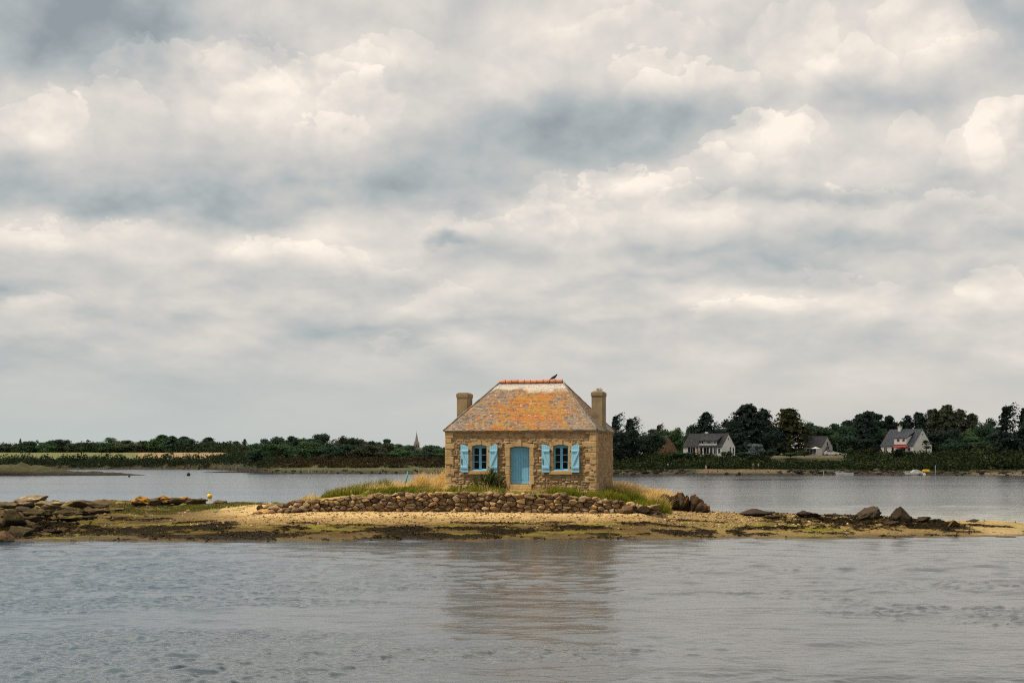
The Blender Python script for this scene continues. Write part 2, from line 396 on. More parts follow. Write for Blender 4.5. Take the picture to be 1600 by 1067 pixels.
def build_island():
    xs = np.arange(-46, 34, 0.11); ds = np.concatenate([np.arange(60, 66, 0.3), np.arange(66, 92, 0.11), np.arange(92, 112, 0.35)])
    X, Dd = np.meshgrid(xs, ds); Z = ground_np(X, Dd); px = X / 0.03125 + 800
    n1 = fbm(X * 0.15, Dd * 0.95, 11, 5); n2 = fbm(X * 0.30, Dd * 1.9, 23, 5); n3 = fbm(X * 1.8, Dd * 2.5, 41, 4); n4 = fbm(X * 5, Dd * 5, 43, 3)
    def C(r, g, b): return np.array([r, g, b])
    def mixc(c, m, k): return c * (1 - m[..., None]) + k * m[..., None]
    mud = C(0.080, 0.051, 0.018); sand = C(0.56, 0.39, 0.185); shingle = C(0.27, 0.18, 0.075); weed = C(0.013, 0.009, 0.004); alga = C(0.175, 0.165, 0.014)
    grass = C(0.10, 0.115, 0.022); straw = C(0.34, 0.24, 0.09)
    c = np.zeros(X.shape + (3,)) + mud
    c = mixc(c, 0.8 * sstep(n3, 0.35, 0.7), C(0.118, 0.083, 0.034))
    rightish = sstep(px, 950, 1150)
    c = mixc(c, rightish * 0.6 * sstep(Z, 0.02, 0.2), C(0.26, 0.18, 0.075))
    hi = sstep(Z + 0.22 * (n3 - 0.5) + 0.2 * (n1 - 0.5), 0.46, 0.68)
    leftk = 1 - sstep(px, 170, 330)
    c = mixc(c, hi * (1 - 0.65 * leftk), shingle)
    top = sstep(Z + 0.22 * (n3 - 0.5) + 0.12 * (n1 - 0.5), 0.70, 0.90) * sstep(px, 230, 340) * (1 - sstep(px, 1045, 1110))
    c = mixc(c, top * 0.75, sand)
    # left end: brown turf and rock scraps
    c = mixc(c, leftk * hi * sstep(n3, 0.4, 0.62), C(0.13, 0.095, 0.05)); c = mixc(c, leftk * hi * sstep(n2, 0.56, 0.66), C(0.24, 0.20, 0.05))
    spit = sstep(px, 1475, 1530) * sstep(Z, 0.02, 0.09); c = mixc(c, spit * 0.9, C(0.34, 0.245, 0.11))
    lf = (1 - sstep(px, 290, 430)) * (1 - sstep(Z + 0.2 * (n3 - 0.5), 0.85, 1.0)); c = mixc(c, lf * 0.5, C(0.055, 0.038, 0.017))
    # yellow-green algae film
    ga = np.zeros_like(X)
    for (ax, ay, bx_, by) in ALGA:
        p0, p1 = hit((ax + bx_) / 2, ay), hit((ax + bx_) / 2, by); cx, cd = (p0.x + p1.x) / 2, (p0.y + p1.y) / 2
        ga = np.maximum(ga, 1.2 - np.sqrt(((X - cx) / ((bx_ - ax) * 0.015)) ** 2 + ((Dd - cd) / max(abs(p0.y - p1.y) / 2, 0.25)) ** 2))
    al = np.maximum(sstep(ga + 2.0 * (n2 - 0.5) + 0.8 * (n3 - 0.5), 0.25, 0.7), 0.6 * sstep(n2, 0.54, 0.64) * sstep(Z, 0.1, 0.2)) * (1 - sstep(Z, 0.5, 0.65))
    c = mixc(c, al * 0.75, alga)
    # bladder wrack lying in bands along the tide lines
    w = np.zeros_like(X)
    for (ax, ay, bx_, by) in WEED:
        p0, p1 = hit((ax + bx_) / 2, ay), hit((ax + bx_) / 2, by); cx, cd = (p0.x + p1.x) / 2, (p0.y + p1.y) / 2; rx = (bx_ - ax) / 2 * 0.030; rd = max(abs(p0.y - p1.y) / 2, 0.25)
        w = np.maximum(w, 1.25 - np.sqrt(((X - cx) / rx) ** 2 + ((Dd - cd) / rd) ** 2) ** 1.2)
    n6 = fbm(X * 0.5, Dd * 1.3, 117, 4)
    wm = sstep(w + 2.4 * (n6 - 0.5) + 0.9 * (n3 - 0.5) + 0.8 * (n4 - 0.5), 0.24, 0.42) * (Z < 0.62)
    stray = sstep(n6 + 0.3 * (n4 - 0.5), 0.63, 0.68) * sstep(Z, 0.0, 0.1) * (1 - sstep(Z, 0.55, 0.7)); wm = np.maximum(wm, stray * 0.9)
    rr = sstep(px, 1130, 1290) * (1 - sstep(px, 1465, 1510)) * sstep(Z, 0.20, 0.36)
    wm = np.maximum(wm, rr * sstep(n3 + 0.2 * n4, 0.46, 0.66) * 0.9)
    lk = (1 - sstep(px, 60, 190)) * sstep(Z, 0.1, 0.3); c = mixc(c, lk * sstep(n6, 0.42, 0.55) * 0.8, C(0.075, 0.05, 0.025))
    sp2 = sstep(px, 1500, 1535) * sstep(Z, 0.01, 0.07); wm = wm * (1 - 0.85 * sp2 * (1 - sstep(w, 0.3, 0.6)))
    c = mixc(c, wm * (Z > -0.05), weed)
    wet = 1 - sstep(Z, -0.02, 0.06)
    c = mixc(c, wet * 0.55, C(0.07, 0.055, 0.035))
    # the grassed mound
    mk = (sstep(Z, 1.12, 1.4) * (px > 405) * (px < 1075))
    c = mixc(c, mk, grass); c = mixc(c, mk * sstep(n3, 0.5, 0.62), straw)
    lg = sstep(px, 150, 200) * (1 - sstep(px, 330, 400)) * sstep(Z + 0.25 * (n3 - .5), 0.86, 0.97)
    c = mixc(c, lg * sstep(Dd, 79, 81) * (Dd < 96) * np.where(px > 300, sstep(n3, 0.5, 0.6), 1), C(0.13, 0.13, 0.03))
    col = np.concatenate([c, np.ones(X.shape + (1,))], -1)
    Z = Z + wm * 0.05 * (0.4 + n4) * (Z > -0.05)
    V = np.stack([X, Dd, Z], -1).reshape(-1, 3); ny, nx = X.shape
    i = np.arange(ny * nx).reshape(ny, nx)
    Q = np.stack([i[:-1, :-1], i[:-1, 1:], i[1:, 1:], i[1:, :-1]], -1).reshape(-1, 4)

    def fn(nt, b):
        base = attr(nt, 'tint', 'Color'); p = world_pos(nt)
        f1 = noise(nt, p, 14.0, 5, 0.7); f2 = noise(nt, mapped(nt, p, (1.0, 2.0, 3.0)), 2.6, 4, 0.6)
        v = f1.ss(0.3, 0.7) * 0.75 + 0.62
        cc = mix(nt, 1.0, base, combine(nt, v, v, v), 'MULTIPLY')
        w = f2 * 0.5 + 0.75
        cc = mix(nt, 1.0, cc, combine(nt, w, w, w), 'MULTIPLY')
        nt.links.new(cc, b.inputs['Base Color'])
        sp = S(nt, nt.nodes.new('ShaderNodeSeparateXYZ').outputs[2]); nt.links.new(p, sp.k.node.inputs[0])
        nt.links.new((sp.ss(0.0, 0.35) * 0.5 + 0.42).k, b.inputs['Roughness'])
        bump(nt, b, f1, 0.9, 0.05)
    o = mesh_np('ground', V, Q, material('island_ground', (0.3, 0.22, 0.12), 0.85, fn, 0.04), smooth=True, attrs={'tint': col.reshape(-1, 4)})
    struct(o); o['label'] = 'low sandy islet with shingle beach and weedy tide flat'
    return (X, Dd, Z, wm, px, hi, top, mk)


ISL = build_island()

# ------------------------------------------------------------------ water, seabed
def build_water():
    ys = np.concatenate([np.arange(1190, 790, -0.62), np.arange(790, 733, -0.8), np.arange(733, 723.2, -0.5)])
    us = np.arange(-700, 2301, 3.0)
    Y, U = np.meshgrid(ys, us, indexing='ij'); Dd = F * H / (Y - YH); X = (U - 800) / F * Dd
    dD = np.abs(np.gradient(Dd, axis=0)); dX = 3.0 / F * Dd
    rng = np.random.default_rng(7); Z = np.zeros_like(X)
    patch = 0.30 + 1.25 * sstep(fbm(X * 0.05, Dd * 0.17, 61, 4), 0.36, 0.68)
    gust = 0.55 + 0.9 * (1 - sstep(X / Dd, -0.24, -0.02))
    for i in range(46):
        lam = 0.22 * (18.0 ** (i / 45.0)) * rng.uniform(0.9, 1.1); k = 2 * math.pi / lam
        th = rng.normal(R(-100), R(34)); kx, ky = k * math.cos(th), k * math.sin(th)
        slope = 0.0265 if lam < 1.2 else 0.0265 * (1.2 / lam) ** 0.7
        a = slope / k
        samp = np.maximum(dD * abs(math.sin(th)), dX * abs(math.cos(th)))
        att = 1 - sstep(samp, lam * 0.22, lam * 0.42)
        wp = X * kx + Dd * ky + rng.uniform(0, 6.28)
        Z += a * att * (np.sin(wp) + 0.25 * np.sin(2 * wp + 0.6)) * (patch * gust if lam < 1.4 else 0.6 + 0.4 * patch)
    # cat's paws: clusters of short steep wavelets, thickest on the left
    clus = sstep(fbm(X * 0.16, Dd * 0.42, 67, 4) + 0.22 * (1 - sstep(X / Dd, -0.26, 0.06)) - 0.09, 0.44, 0.64)
    for sc, sd, amp in ((3.2, 101, 0.034), (5.0, 103, 0.026), (7.4, 105, 0.015)):
        w1 = X + 0.35 * fbm(X * 1.3, Dd * 1.3, sd + 1, 2); w2 = Dd * 1.5 + 0.35 * fbm(X * 1.1, Dd * 1.6, sd + 2, 2)
        nz = vnoise(w1 * sc, w2 * sc, sd)
        att = 1 - sstep(dD * sc, 0.55, 1.2)
        Z += amp * att * sstep(nz, 0.50, 0.95) * (0.10 + clus)
    V = np.stack([X, Dd, Z], -1).reshape(-1, 3); ny, nx = X.shape; i = np.arange(ny * nx).reshape(ny, nx)
    Q = np.stack([i[:-1, :-1], i[:-1, 1:], i[1:, 1:], i[1:, :-1]], -1).reshape(-1, 4)
    # a plain sheet a little lower carries the water on round the camera
    b = len(V); V = np.concatenate([V, np.array([(-6000, -3000, -0.3), (6000, -3000, -0.3), (6000, 9000, -0.3), (-6000, 9000, -0.3)])]); Q = np.concatenate([Q, [[b, b + 1, b + 2, b + 3]]])

    def fn(nt, bs):
        p = world_pos(nt)
        sp = nt.nodes.new('ShaderNodeSeparateXYZ'); nt.links.new(p, sp.inputs[0]); sx, sy = S(nt, sp.outputs[0]), S(nt, sp.outputs[1])
        n1 = noise(nt, mapped(nt, p, (1.0, 1.0, 0.0)), 5.0, 4, 0.6, 0.4)
        n2 = noise(nt, mapped(nt, p, (0.32, 1.0, 0.0)), 0.9, 5, 0.62, 0.3)
        big = noise(nt, mapped(nt, p, (0.014, 0.075, 0.0)), 0.5, 5, 0.6)
        far = sy.ss(66, 100) * 0.88 + 0.12
        h = n1 * 0.012 + n2 * 0.125 * (big.ss(0.42, 0.60) * 1.25 + 0.22) * far
        bn = nt.nodes.new('ShaderNodeBump'); bn.inputs['Strength'].default_value = 1.0; bn.inputs['Distance'].default_value = 1.0
        nt.links.new(h.k, bn.inputs['Height']); nt.links.new(bn.outputs[0], bs.inputs['Normal'])
        shal = sx.ss(6, 20) * sy.ss(70, 78) * sy.ss(125, 84)
        nt.links.new(mix(nt, shal * 0.9, mix(nt, sx.ss(3, -12), (0.052, 0.058, 0.062), (0.026, 0.056, 0.088)), (0.22, 0.22, 0.155)), bs.inputs['Base Color'])     # sandy shallows behind the spit
        bs.inputs['IOR'].default_value = 1.42; bs.inputs['Specular IOR Level'].default_value = 0.5
    o = mesh_np('water', V, Q, material('sea_water', (0.045, 0.066, 0.075), 0.13, fn, 0.5), smooth=True)
    struct(o); o['label'] = 'rippled grey tidal water round the islet'
    bed = MB(); bed.add([(-9000, -4000, -1.6), (9000, -4000, -1.6), (9000, 12000, -1.6), (-9000, 12000, -1.6)], [(0, 1, 2, 3)])
    o = bed.build('seabed', material('sea_bed', (0.06, 0.055, 0.04), 0.9)); struct(o)


build_water()

# ------------------------------------------------------------------ far shores (terrain)
t_shore = lerp_tab([(-900, 700), (-200, 760), (250, 764), (330, 740), (375, 640), (400, 520), (430, 472), (560, 466), (700, 462), (860, 440), (957, 418), (1200, 414), (1600, 410), (2400, 390)])
def far_np(px, D):
    d = D - t_shore(px)
    left = 1 - sstep(px, 330, 420)
    z_l = -0.6 + 1.3 * sstep(d, -6, 3) + 2.2 * sstep(d, 3, 14) + 2.3 * sstep(d, 14, 45) + 4.3 * sstep(d, 45, 200) + 3 * sstep(d, 200, 900)
    z_r = -0.6 + 1.2 * sstep(d, -4, 2) + 1.0 * sstep(d, 2, 10) + (3.7 - 1.5 * (1 - sstep(px, 720, 900))) * sstep(d, 10, 36) + 0.8 * sstep(d, 36, 90) + 4 * sstep(d, 150, 900)
    z = z_l * left + z_r * (1 - left)
    x = (px - 800) / F * D
    return np.where(d < -6, -1.3, z + 0.35 * (fbm(x * 0.06, D * 0.06, 91, 3) - 0.5) * (d > 6))


def fz(px, D): return float(far_np(np.array([px], float), np.array([D], float))[0])


def build_far():
    us = np.arange(-700, 2301, 8.0); off = np.concatenate([np.arange(-8, 60, 2.0), np.arange(60, 260, 8.0), np.arange(260, 1500, 60.0), np.array([2500, 5000])])
    U, O = np.meshgrid(us, off); D = t_shore(U) + O; Z = far_np(U, D); X = (U - 800) / F * D
    n = fbm(X * 0.03, D * 0.03, 51, 4); n2 = fbm(X * 0.12, D * 0.3, 53, 4)
    C = lambda r, g, b: np.array([r, g, b])
    def mixc(c, m, k): return c * (1 - m[..., None]) + k * m[..., None]
    c = np.zeros(U.shape + (3,)) + C(0.055, 0.065, 0.022)
    c = mixc(c, sstep(n, 0.45, 0.6), C(0.10, 0.085, 0.035))
    fld = sstep(O, 40, 50) * (1 - sstep(O, 205, 215)) * (1 - sstep(U, 425, 440))
    c = mixc(c, fld, C(0.20, 0.20, 0.065)); tan = fld * sstep(U + 20 * n2, 222, 232)
    c = mixc(c, tan, C(0.42, 0.28, 0.13))
    lawn = sstep(O, 28, 31) * (1 - sstep(O, 60, 66)) * (sstep(U, 1195, 1205) * (1 - sstep(U, 1318, 1330)) + sstep(U, 1020, 1035) * (1 - sstep(U, 1085, 1095)))
    c = mixc(c, lawn, C(0.17, 0.125, 0.055))
    bank = 1 - sstep(O, 2, 8)
    c = mixc(c, bank, C(0.045, 0.036, 0.022)); c = mixc(c, bank * sstep(O, -0.5, 3) * sstep(n2, 0.5, 0.6), C(0.10, 0.08, 0.045))
    bch = sstep(U, 1082, 1098) * (1 - sstep(U, 1225, 1240)) * sstep(O, 1, 3) * (1 - sstep(O, 8, 11)); c = mixc(c, bch, C(0.21, 0.15, 0.08))
    bch2 = sstep(U, 1500, 1540) * sstep(O, -2, 0) * (1 - sstep(O, 3, 5)); c = mixc(c, bch2 * 0.8, C(0.30, 0.22, 0.12))
    marsh = sstep(U, 420, 440) * (1 - sstep(U, 700, 720)) * sstep(O, 4, 8) * (1 - sstep(O, 16, 24)); c = mixc(c, marsh, C(0.12, 0.125, 0.035))
    col = np.concatenate([c, np.ones(U.shape + (1,))], -1).reshape(-1, 4)
    ny, nx = U.shape; i = np.arange(ny * nx).reshape(ny, nx)
    Q = np.stack([i[:-1, :-1], i[:-1, 1:], i[1:, 1:], i[1:, :-1]], -1).reshape(-1, 4)
    def fn(nt, b):
        f1 = noise(nt, world_pos(nt), 0.5, 6, 0.65); v = f1.ss(0.25, 0.75) * 0.7 + 0.65
        nt.links.new(mix(nt, 1.0, attr(nt, 'tint', 'Color'), combine(nt, v, v, v), 'MULTIPLY'), b.inputs['Base Color'])
    o = mesh_np('terrain', np.stack([X, D, Z], -1).reshape(-1, 3), Q, material('far_land', (0.1, 0.1, 0.04), 0.95, fn), smooth=True, attrs={'tint': col})
    struct(o); o['label'] = 'far wooded shore with fields and banks'
    # low weedy skerries in the channel
    def skerry(px0, px1, D, hh, dep, mats_c, lab, peak):
        us = np.linspace(px0, px1, 110); vs = np.linspace(-1, 1, 15); Us, Vs = np.meshgrid(us, vs)
        t = (Us - px0) / (px1 - px0); prof = np.interp(t, *peak) * hh
        Xs = (Us - 800) / F * D; Ys = D + Vs * dep
        Zs = prof * np.clip(1 - Vs ** 2, 0, 1) ** 0.7 * (0.35 + 1.2 * fbm(Xs * 0.35, Ys * 0.3, 5, 4)) - 0.12
        i = np.arange(Us.size).reshape(Us.shape)
        Q = np.stack([i[:-1, :-1], i[:-1, 1:], i[1:, 1:], i[1:, :-1]], -1).reshape(-1, 4)
        o = mesh_np('islet', np.stack([Xs, Ys, Zs], -1).reshape(-1, 3), Q, mats_c, smooth=True); struct(o); o['label'] = lab
    def gm(nt, b):
        p = world_pos(nt); sp = nt.nodes.new('ShaderNodeSeparateXYZ'); nt.links.new(p, sp.inputs[0]); z = S(nt, sp.outputs[2])
        n = noise(nt, p, 0.6, 5, 0.6)
        nt.links.new(ramp(nt, (z * 0.38 + (n - 0.5) * 0.5).clamp(), [(0.1, (0.022, 0.016, 0.01)), (0.3, (0.045, 0.033, 0.016)), (0.45, (0.07, 0.066, 0.02)), (0.8, (0.10, 0.09, 0.03))]), b.inputs['Base Color'])
    mk = material('islet_turf', (0.1, 0.1, 0.04), 0.95, gm)
    skerry(-160, 222, 412, 3.1, 9, mk, 'low turf islet with a weedy tail at left', ([0, .35, .48, .56, .62, .7, .8, .92, 1], [.5, .65, 1, .9, .5, .42, .36, .22, .05]))
    skerry(318, 600, 520, 1.7, 8, mk, 'dark weedy mud spit off the left wood', ([0, .1, .3, .6, 1], [.1, .3, .5, .8, .9]))


build_far()

# ------------------------------------------------------------------ stone house
TH = R(13.5); HW, HL = 8.07, 5.3; HZ = 1.5
house = thing('stone_house', 'small stone cottage with blue shutters and an orange lichened slate roof', 'house', (-3.51, 81.85, HZ), -TH)


def HP(x, y, z): return Matrix.Translation((-3.51, 81.85, HZ)) @ Matrix.Rotation(-TH, 4, 'Z') @ Vector((x, y, z))


def rubble(W, Hh, du, seed, sw=0.27, sh=0.13, relief=0.06, holes=(), calm=None):
    """grid over a wall face: returns u, v, out-of-wall height, stone id, joint amount"""
    rng = np.random.default_rng(seed); cs = []
    v = 0.0
    while v < Hh + sh:
        rh = sh * rng.uniform(0.6, 1.6); u = -rng.uniform(0, sw)
        while u < W + sw:
            w = sw * rng.uniform(0.5, 1.7); cs.append((u + w / 2, v + rh / 2 + rng.normal(0, sh * 0.16), w, rh)); u += w
        v += rh
    cs = np.array(cs); nu, nv = int(W / du) + 1, int(Hh / du) + 1
    U, Vv = np.meshgrid(np.linspace(0, W, nu), np.linspace(0, Hh, nv))
    Uw = U + 0.10 * (fbm(U * 4, Vv * 6, seed, 3) - 0.5); Vw = Vv + 0.07 * (fbm(U * 3 + 9, Vv * 6, seed + 5, 3) - 0.5)
    f1 = np.full(U.shape, 9.0); f2 = np.full(U.shape, 9.0); idx = np.zeros(U.shape, int)
    for k, (a, b, w, h) in enumerate(cs):
        m = (abs(Vw - b) < sh * 3); 
        if not m.any(): continue
        r0 = max(0, int((b - sh * 3.2) / du) - 2); r1 = int((b + sh * 3.2) / du) + 3; c0 = max(0, int((a - sw * 2.2) / du) - 2); c1 = max(0, int((a + sw * 2.2) / du) + 3)
        uu = Uw[r0:r1, c0:c1]; vv = Vw[r0:r1, c0:c1]
        d = (np.abs((uu - a) / w) ** 2.6 + np.abs((vv - b) / h) ** 2.6) ** (1 / 2.6)
        A = f1[r0:r1, c0:c1]; B = f2[r0:r1, c0:c1]; I = idx[r0:r1, c0:c1]
        nb = d < A; B[...] = np.where(nb, A, np.minimum(B, d)); I[...] = np.where(nb, k, I); A[...] = np.where(nb, d, A)
    rnd = np.random.default_rng(seed + 1).random(len(cs)); hgt = np.random.default_rng(seed + 2).uniform(0.35, 1.0, len(cs))
    tilt = np.random.default_rng(seed + 3).normal(0, 0.5, (len(cs), 2))
    edge = sstep(f2 - f1, 0.02, 0.30)
    loc = (Uw - cs[idx, 0]) / sw * tilt[idx, 0] + (Vw - cs[idx, 1]) / sh * tilt[idx, 1]
    h = relief * edge * np.clip(hgt[idx] + 0.35 * loc, 0.1, 1.4) + 0.35 * relief * (fbm(U * 9, Vv * 11, seed + 7, 3) - 0.5)
    if calm is not None:
        cm = calm(U, Vv); h = h * (1 - cm)
    return U, Vv, h, rnd[idx], 1 - edge


def wall_strip(W, Hh, seed, place, holes=(), relief=0.06, calm=None, du=0.025, sw=0.27, sh=0.13):
    U, Vv, h, cid, jt = rubble(W, Hh, du, seed, sw, sh, relief, calm=calm)
    pts = place(U, Vv, h); ny, nx = U.shape; i = np.arange(ny * nx).reshape(ny, nx)
    Q = np.stack([i[:-1, :-1], i[:-1, 1:], i[1:, 1:], i[1:, :-1]], -1)
    uc = (U[:-1, :-1] + U[1:, 1:]) / 2; vc = (Vv[:-1, :-1] + Vv[1:, 1:]) / 2; keep = np.ones(uc.shape, bool)
    for (a, b, c, d) in holes: keep &= ~((uc > a) & (uc < b) & (vc > c) & (vc < d))
    return pts.reshape(-1, 3), Q[keep].reshape(-1, 4), cid.ravel(), jt.ravel()


def stone_fn(nt, b):
    cid = S(nt, attr(nt, 'stone')); jt = S(nt, attr(nt, 'joint')); p = coord(nt)
    n = noise(nt, p, 3.2, 6, 0.65); f = noise(nt, p, 22, 4, 0.7)
    col = ramp(nt, (cid + (f - 0.5) * 0.35).clamp(), [(0.0, (0.17, 0.10, 0.05)), (0.22, (0.36, 0.225, 0.105)), (0.42, (0.25, 0.16, 0.08)), (0.6, (0.42, 0.275, 0.14)), (0.78, (0.27, 0.19, 0.115)), (0.9, (0.50, 0.35, 0.195)), (1.0, (0.31, 0.24, 0.175))])
    col = mix(nt, jt * 0.55, col, (0.36, 0.235, 0.11))
    col = mix(nt, 0.28, col, (0.32, 0.215, 0.115))
    v = n.ss(0.28, 0.72) * 0.5 + 0.72
    col = mix(nt, 1.0, col, combine(nt, v, v, v), 'MULTIPLY')
    nt.links.new(col, b.inputs['Base Color']); bump(nt, b, f, 0.6, 0.03)


M_STONE = material('rubble_stone', (0.4, 0.28, 0.16), 0.9, stone_fn, 0.2)
M_DRESS = mottled('dressed_granite', [(0.25, (0.30, 0.19, 0.085)), (0.45, (0.46, 0.305, 0.145)), (0.62, (0.55, 0.375, 0.19)), (0.8, (0.42, 0.30, 0.165))], 3.0, 0.85, 7, 0.5, 26, spec=0.2)
M_RENDER = mottled('chimney_render', [(0.3, (0.20, 0.145, 0.08)), (0.5, (0.29, 0.215, 0.125)), (0.7, (0.35, 0.265, 0.16))], 2.2, 0.9, 7, 0.4, 18, spec=0.2)
M_BLUE = mottled('blue_paint', [(0.3, (0.145, 0.40, 0.60)), (0.6, (0.175, 0.45, 0.66)), (0.8, (0.205, 0.48, 0.685))], 5.0, 0.55, 5, 0.15, 40, spec=0.3)
M_BLUE2 = mottled('blue_shutter_paint', [(0.3, (0.25, 0.53, 0.70)), (0.6, (0.31, 0.60, 0.77)), (0.8, (0.37, 0.65, 0.80))], 5.0, 0.55, 5, 0.15, 40, spec=0.3)
M_IRON = material('black_iron', (0.02, 0.018, 0.016), 0.6)
M_DARKROOM = material('room_darkness', (0.012, 0.009, 0.008), 0.9)  # near-black colour stands in for the darkness of the unlit room


def build_house():
    WZ = 3.58
    hs = [(3.32, 4.75, 0.55, 3.04), (1.30, 2.38, 1.35, 3.06), (5.71, 6.77, 1.35, 3.06)]
    def calm_f(U, V):      # dressed corners and the smoother top course
        return np.maximum(0.55 * sstep(V, 2.95, 3.15), 0.0)
    parts = [wall_strip(HW, WZ, 3, lambda U, V, h: np.stack([U, -h, V], -1), hs, 0.075, calm_f),
             wall_strip(HL, WZ, 9, lambda U, V, h: np.stack([HW + h, U, V], -1), (), 0.035, None, 0.04),
             wall_strip(HW, WZ, 13, lambda U, V, h: np.stack([HW - U, HL + h, V], -1), (), 0.05, None, 0.06),
             wall_strip(HL, WZ, 17, lambda U, V, h: np.stack([-h, HL - U, V], -1), (), 0.05, None, 0.05)]
    Vs, Qs, cs, js, b = [], [], [], [], 0
    for v, q, c, j in parts: Vs.append(v); Qs.append(q + b); cs.append(c); js.append(j); b += len(v)
    mesh_np('wall', np.concatenate(Vs), np.concatenate(Qs), M_STONE, house, True, {'stone': np.concatenate(cs), 'joint': np.concatenate(js)})
    inn = MB(); inn.add([(0.45, 0.42, -0.1), (HW - 0.45, 0.42, -0.1), (HW - 0.45, HL - 0.4, -0.1), (0.45, HL - 0.4, -0.1), (0.45, HL - 0.4, 3.5), (HW - 0.45, HL - 0.4, 3.5), (0.45, 0.42, 3.5), (HW - 0.45, 0.42, 3.5)],
                        [(0, 1, 2, 3), (3, 2, 5, 4), (4, 5, 7, 6), (0, 3, 4, 6), (1, 7, 5, 2)])
    inn.build('interior', M_DARKROOM, house)
    # corner stones
    rng = random.Random(5); q = MB(); z = -0.2; k = 0
    while z < WZ - 0.05:
        hgt = min(rng.uniform(0.24, 0.42), WZ - z); wx = 0.62 if k % 2 else 0.34; wy = 0.34 if k % 2 else 0.62
        q.box(HW - wx * rng.uniform(0.8, 1.1), HW + 0.045 + rng.uniform(0, .02), -0.05 - rng.uniform(0, 0.02), wy, z + 0.008, z + hgt - 0.008, 0.018); z += hgt; k += 1
    q.build('corner_stones', M_DRESS, house)
    q = MB(); z = -0.2; k = 0
    while z < WZ - 0.05:
        hgt = min(rng.uniform(0.24, 0.42), WZ - z); wx = 0.5 if k % 2 else 0.30
        q.box(-0.045, wx * rng.uniform(0.8, 1.1), -0.05 - rng.uniform(0, 0.02), 0.4, z + 0.008, z + hgt - 0.008, 0.018); z += hgt; k += 1
    q.build('corner_stones', M_DRESS, house)
    # eaves cornice
    c = MB()
    c.box(-0.06, HW + 0.06, -0.07, 0.2, WZ - 0.02, WZ + 0.10, 0.012); c.box(HW - 0.2, HW + 0.075, 0.22, HL + 0.06, WZ - 0.021, WZ + 0.098, 0.012)
    c.box(-0.075, 0.2, 0.22, HL + 0.06, WZ - 0.021, WZ + 0.098, 0.012); c.box(0.22, HW - 0.22, HL - 0.2, HL + 0.07, WZ - 0.02, WZ + 0.10, 0.012)
    c.build('cornice', M_RENDER, house)

    def arc(x0, x1, z0, rise, n=12):
        w = (x1 - x0) / 2; cx = (x0 + x1) / 2; rad = (w * w + rise * rise) / (2 * rise); a = math.asin(w / rad)
        return [(cx + rad * math.sin(t), z0 + rise - rad + rad * math.cos(t)) for t in np.linspace(-a, a, n)]

    def surround(x0, x1, zb, zs, rise, jw, lh, keyh, sill):
        sm = MB(); rg = random.Random(int(x0 * 100)); top = zs + lh
        for side in (0, 1):
            z = zb; k = side
            while z < zs - 0.03:
                hh = min(rg.uniform(0.34, 0.55), zs - z); w = jw * (1.0 if k % 2 else 0.86)
                if zs - z - hh < 0.15: hh = zs - z
                a, b_ = (x0 - w, x0) if side == 0 else (x1, x1 + w)
                sm.box(a, b_, -0.062 - rg.uniform(0, .012), 0.30, z + 0.006, z + hh - 0.006, 0.01); z += hh; k += 1
        ar = arc(x0, x1, zs, rise, 15); kw = 0.11; cx = (x0 + x1) / 2
        la = [p for p in ar if p[0] < cx - kw]; ra = [p for p in ar if p[0] > cx + kw]
        mz = zs + rise
        sm.prism([(x0 - jw, zs)] + la + [(cx - kw, mz - 0.004), (cx - kw, top + 0.06), (x0 - jw * 0.5, top - 0.03), (x0 - jw, top - 0.04)], -0.066, 0.30)
        sm.prism([(cx + kw, mz - 0.004)] + ra + [(x1 + jw, zs), (x1 + jw, top - 0.05), (x1 + jw * 0.4, top - 0.02), (cx + kw, top + 0.05)], -0.070, 0.30)
        sm.prism([(cx - kw + 0.006, mz - 0.004), (cx + kw - 0.006, mz - 0.004), (cx + kw * 0.85, top + keyh), (cx - kw * 0.95, top + keyh)], -0.10, 0.30)
        if sill: sm.box(x0 - jw * 1.05, x1 + jw * 1.05, -0.13, 0.30, zb - 0.20, zb - 0.006, 0.015)
        return sm
    surround(3.50, 4.57, 0.84, 2.76, 0.085, 0.25, 0.24, 0.17, False).build('door_surround', M_DRESS, house)
    WIN = ((1.434, 2.248), (5.84, 6.646))
    for x0, x1 in WIN: surround(x0, x1, 1.56, 2.85, 0.075, 0.21, 0.20, 0.13, True).build('window_surround', M_DRESS, house)

    # door: arched leaf with panels, set back in its reveal
    dy = 0.235
    d = MB(); d.prism([(3.505, 0.86), (4.565, 0.86)] + arc(3.505, 4.565, 2.76, 0.085)[::-1], dy, dy + 0.05)
    door = d.build('door', M_BLUE, house)
    tr = MB()
    tr.box(3.51, 3.60, dy - 0.03, dy - 0.002, 0.87, 2.75); tr.box(4.47, 4.56, dy - 0.03, dy - 0.002, 0.87, 2.75)
    tr.prism([(3.602, 2.62), (4.468, 2.62)] + arc(3.602, 4.468, 2.765, 0.07)[::-1], dy - 0.03, dy - 0.002)
    tr.box(3.602, 4.468, dy - 0.03, dy - 0.002, 0.87, 1.02)
    tr.build('door_frame', M_BLUE, door)
    pl = MB()
    for k in range(6): pl.box(3.625 + k * 0.137, 3.625 + k * 0.137 + 0.131, dy - 0.016, dy - 0.003, 1.04, 2.60, 0.005)
    pl.build('door_panel', M_BLUE, door)
    h_ = MB(); h_.tube([(4.50, dy - 0.03, 1.78), (4.50, dy - 0.08, 1.78), (4.41, dy - 0.08, 1.775)], 0.012); h_.build('door_handle', M_IRON, door)
    st = MB(); st.box(3.38, 4.72, -0.30, 0.40, 0.60, 0.835, 0.02); st.build('doorstep', M_DRESS, house)
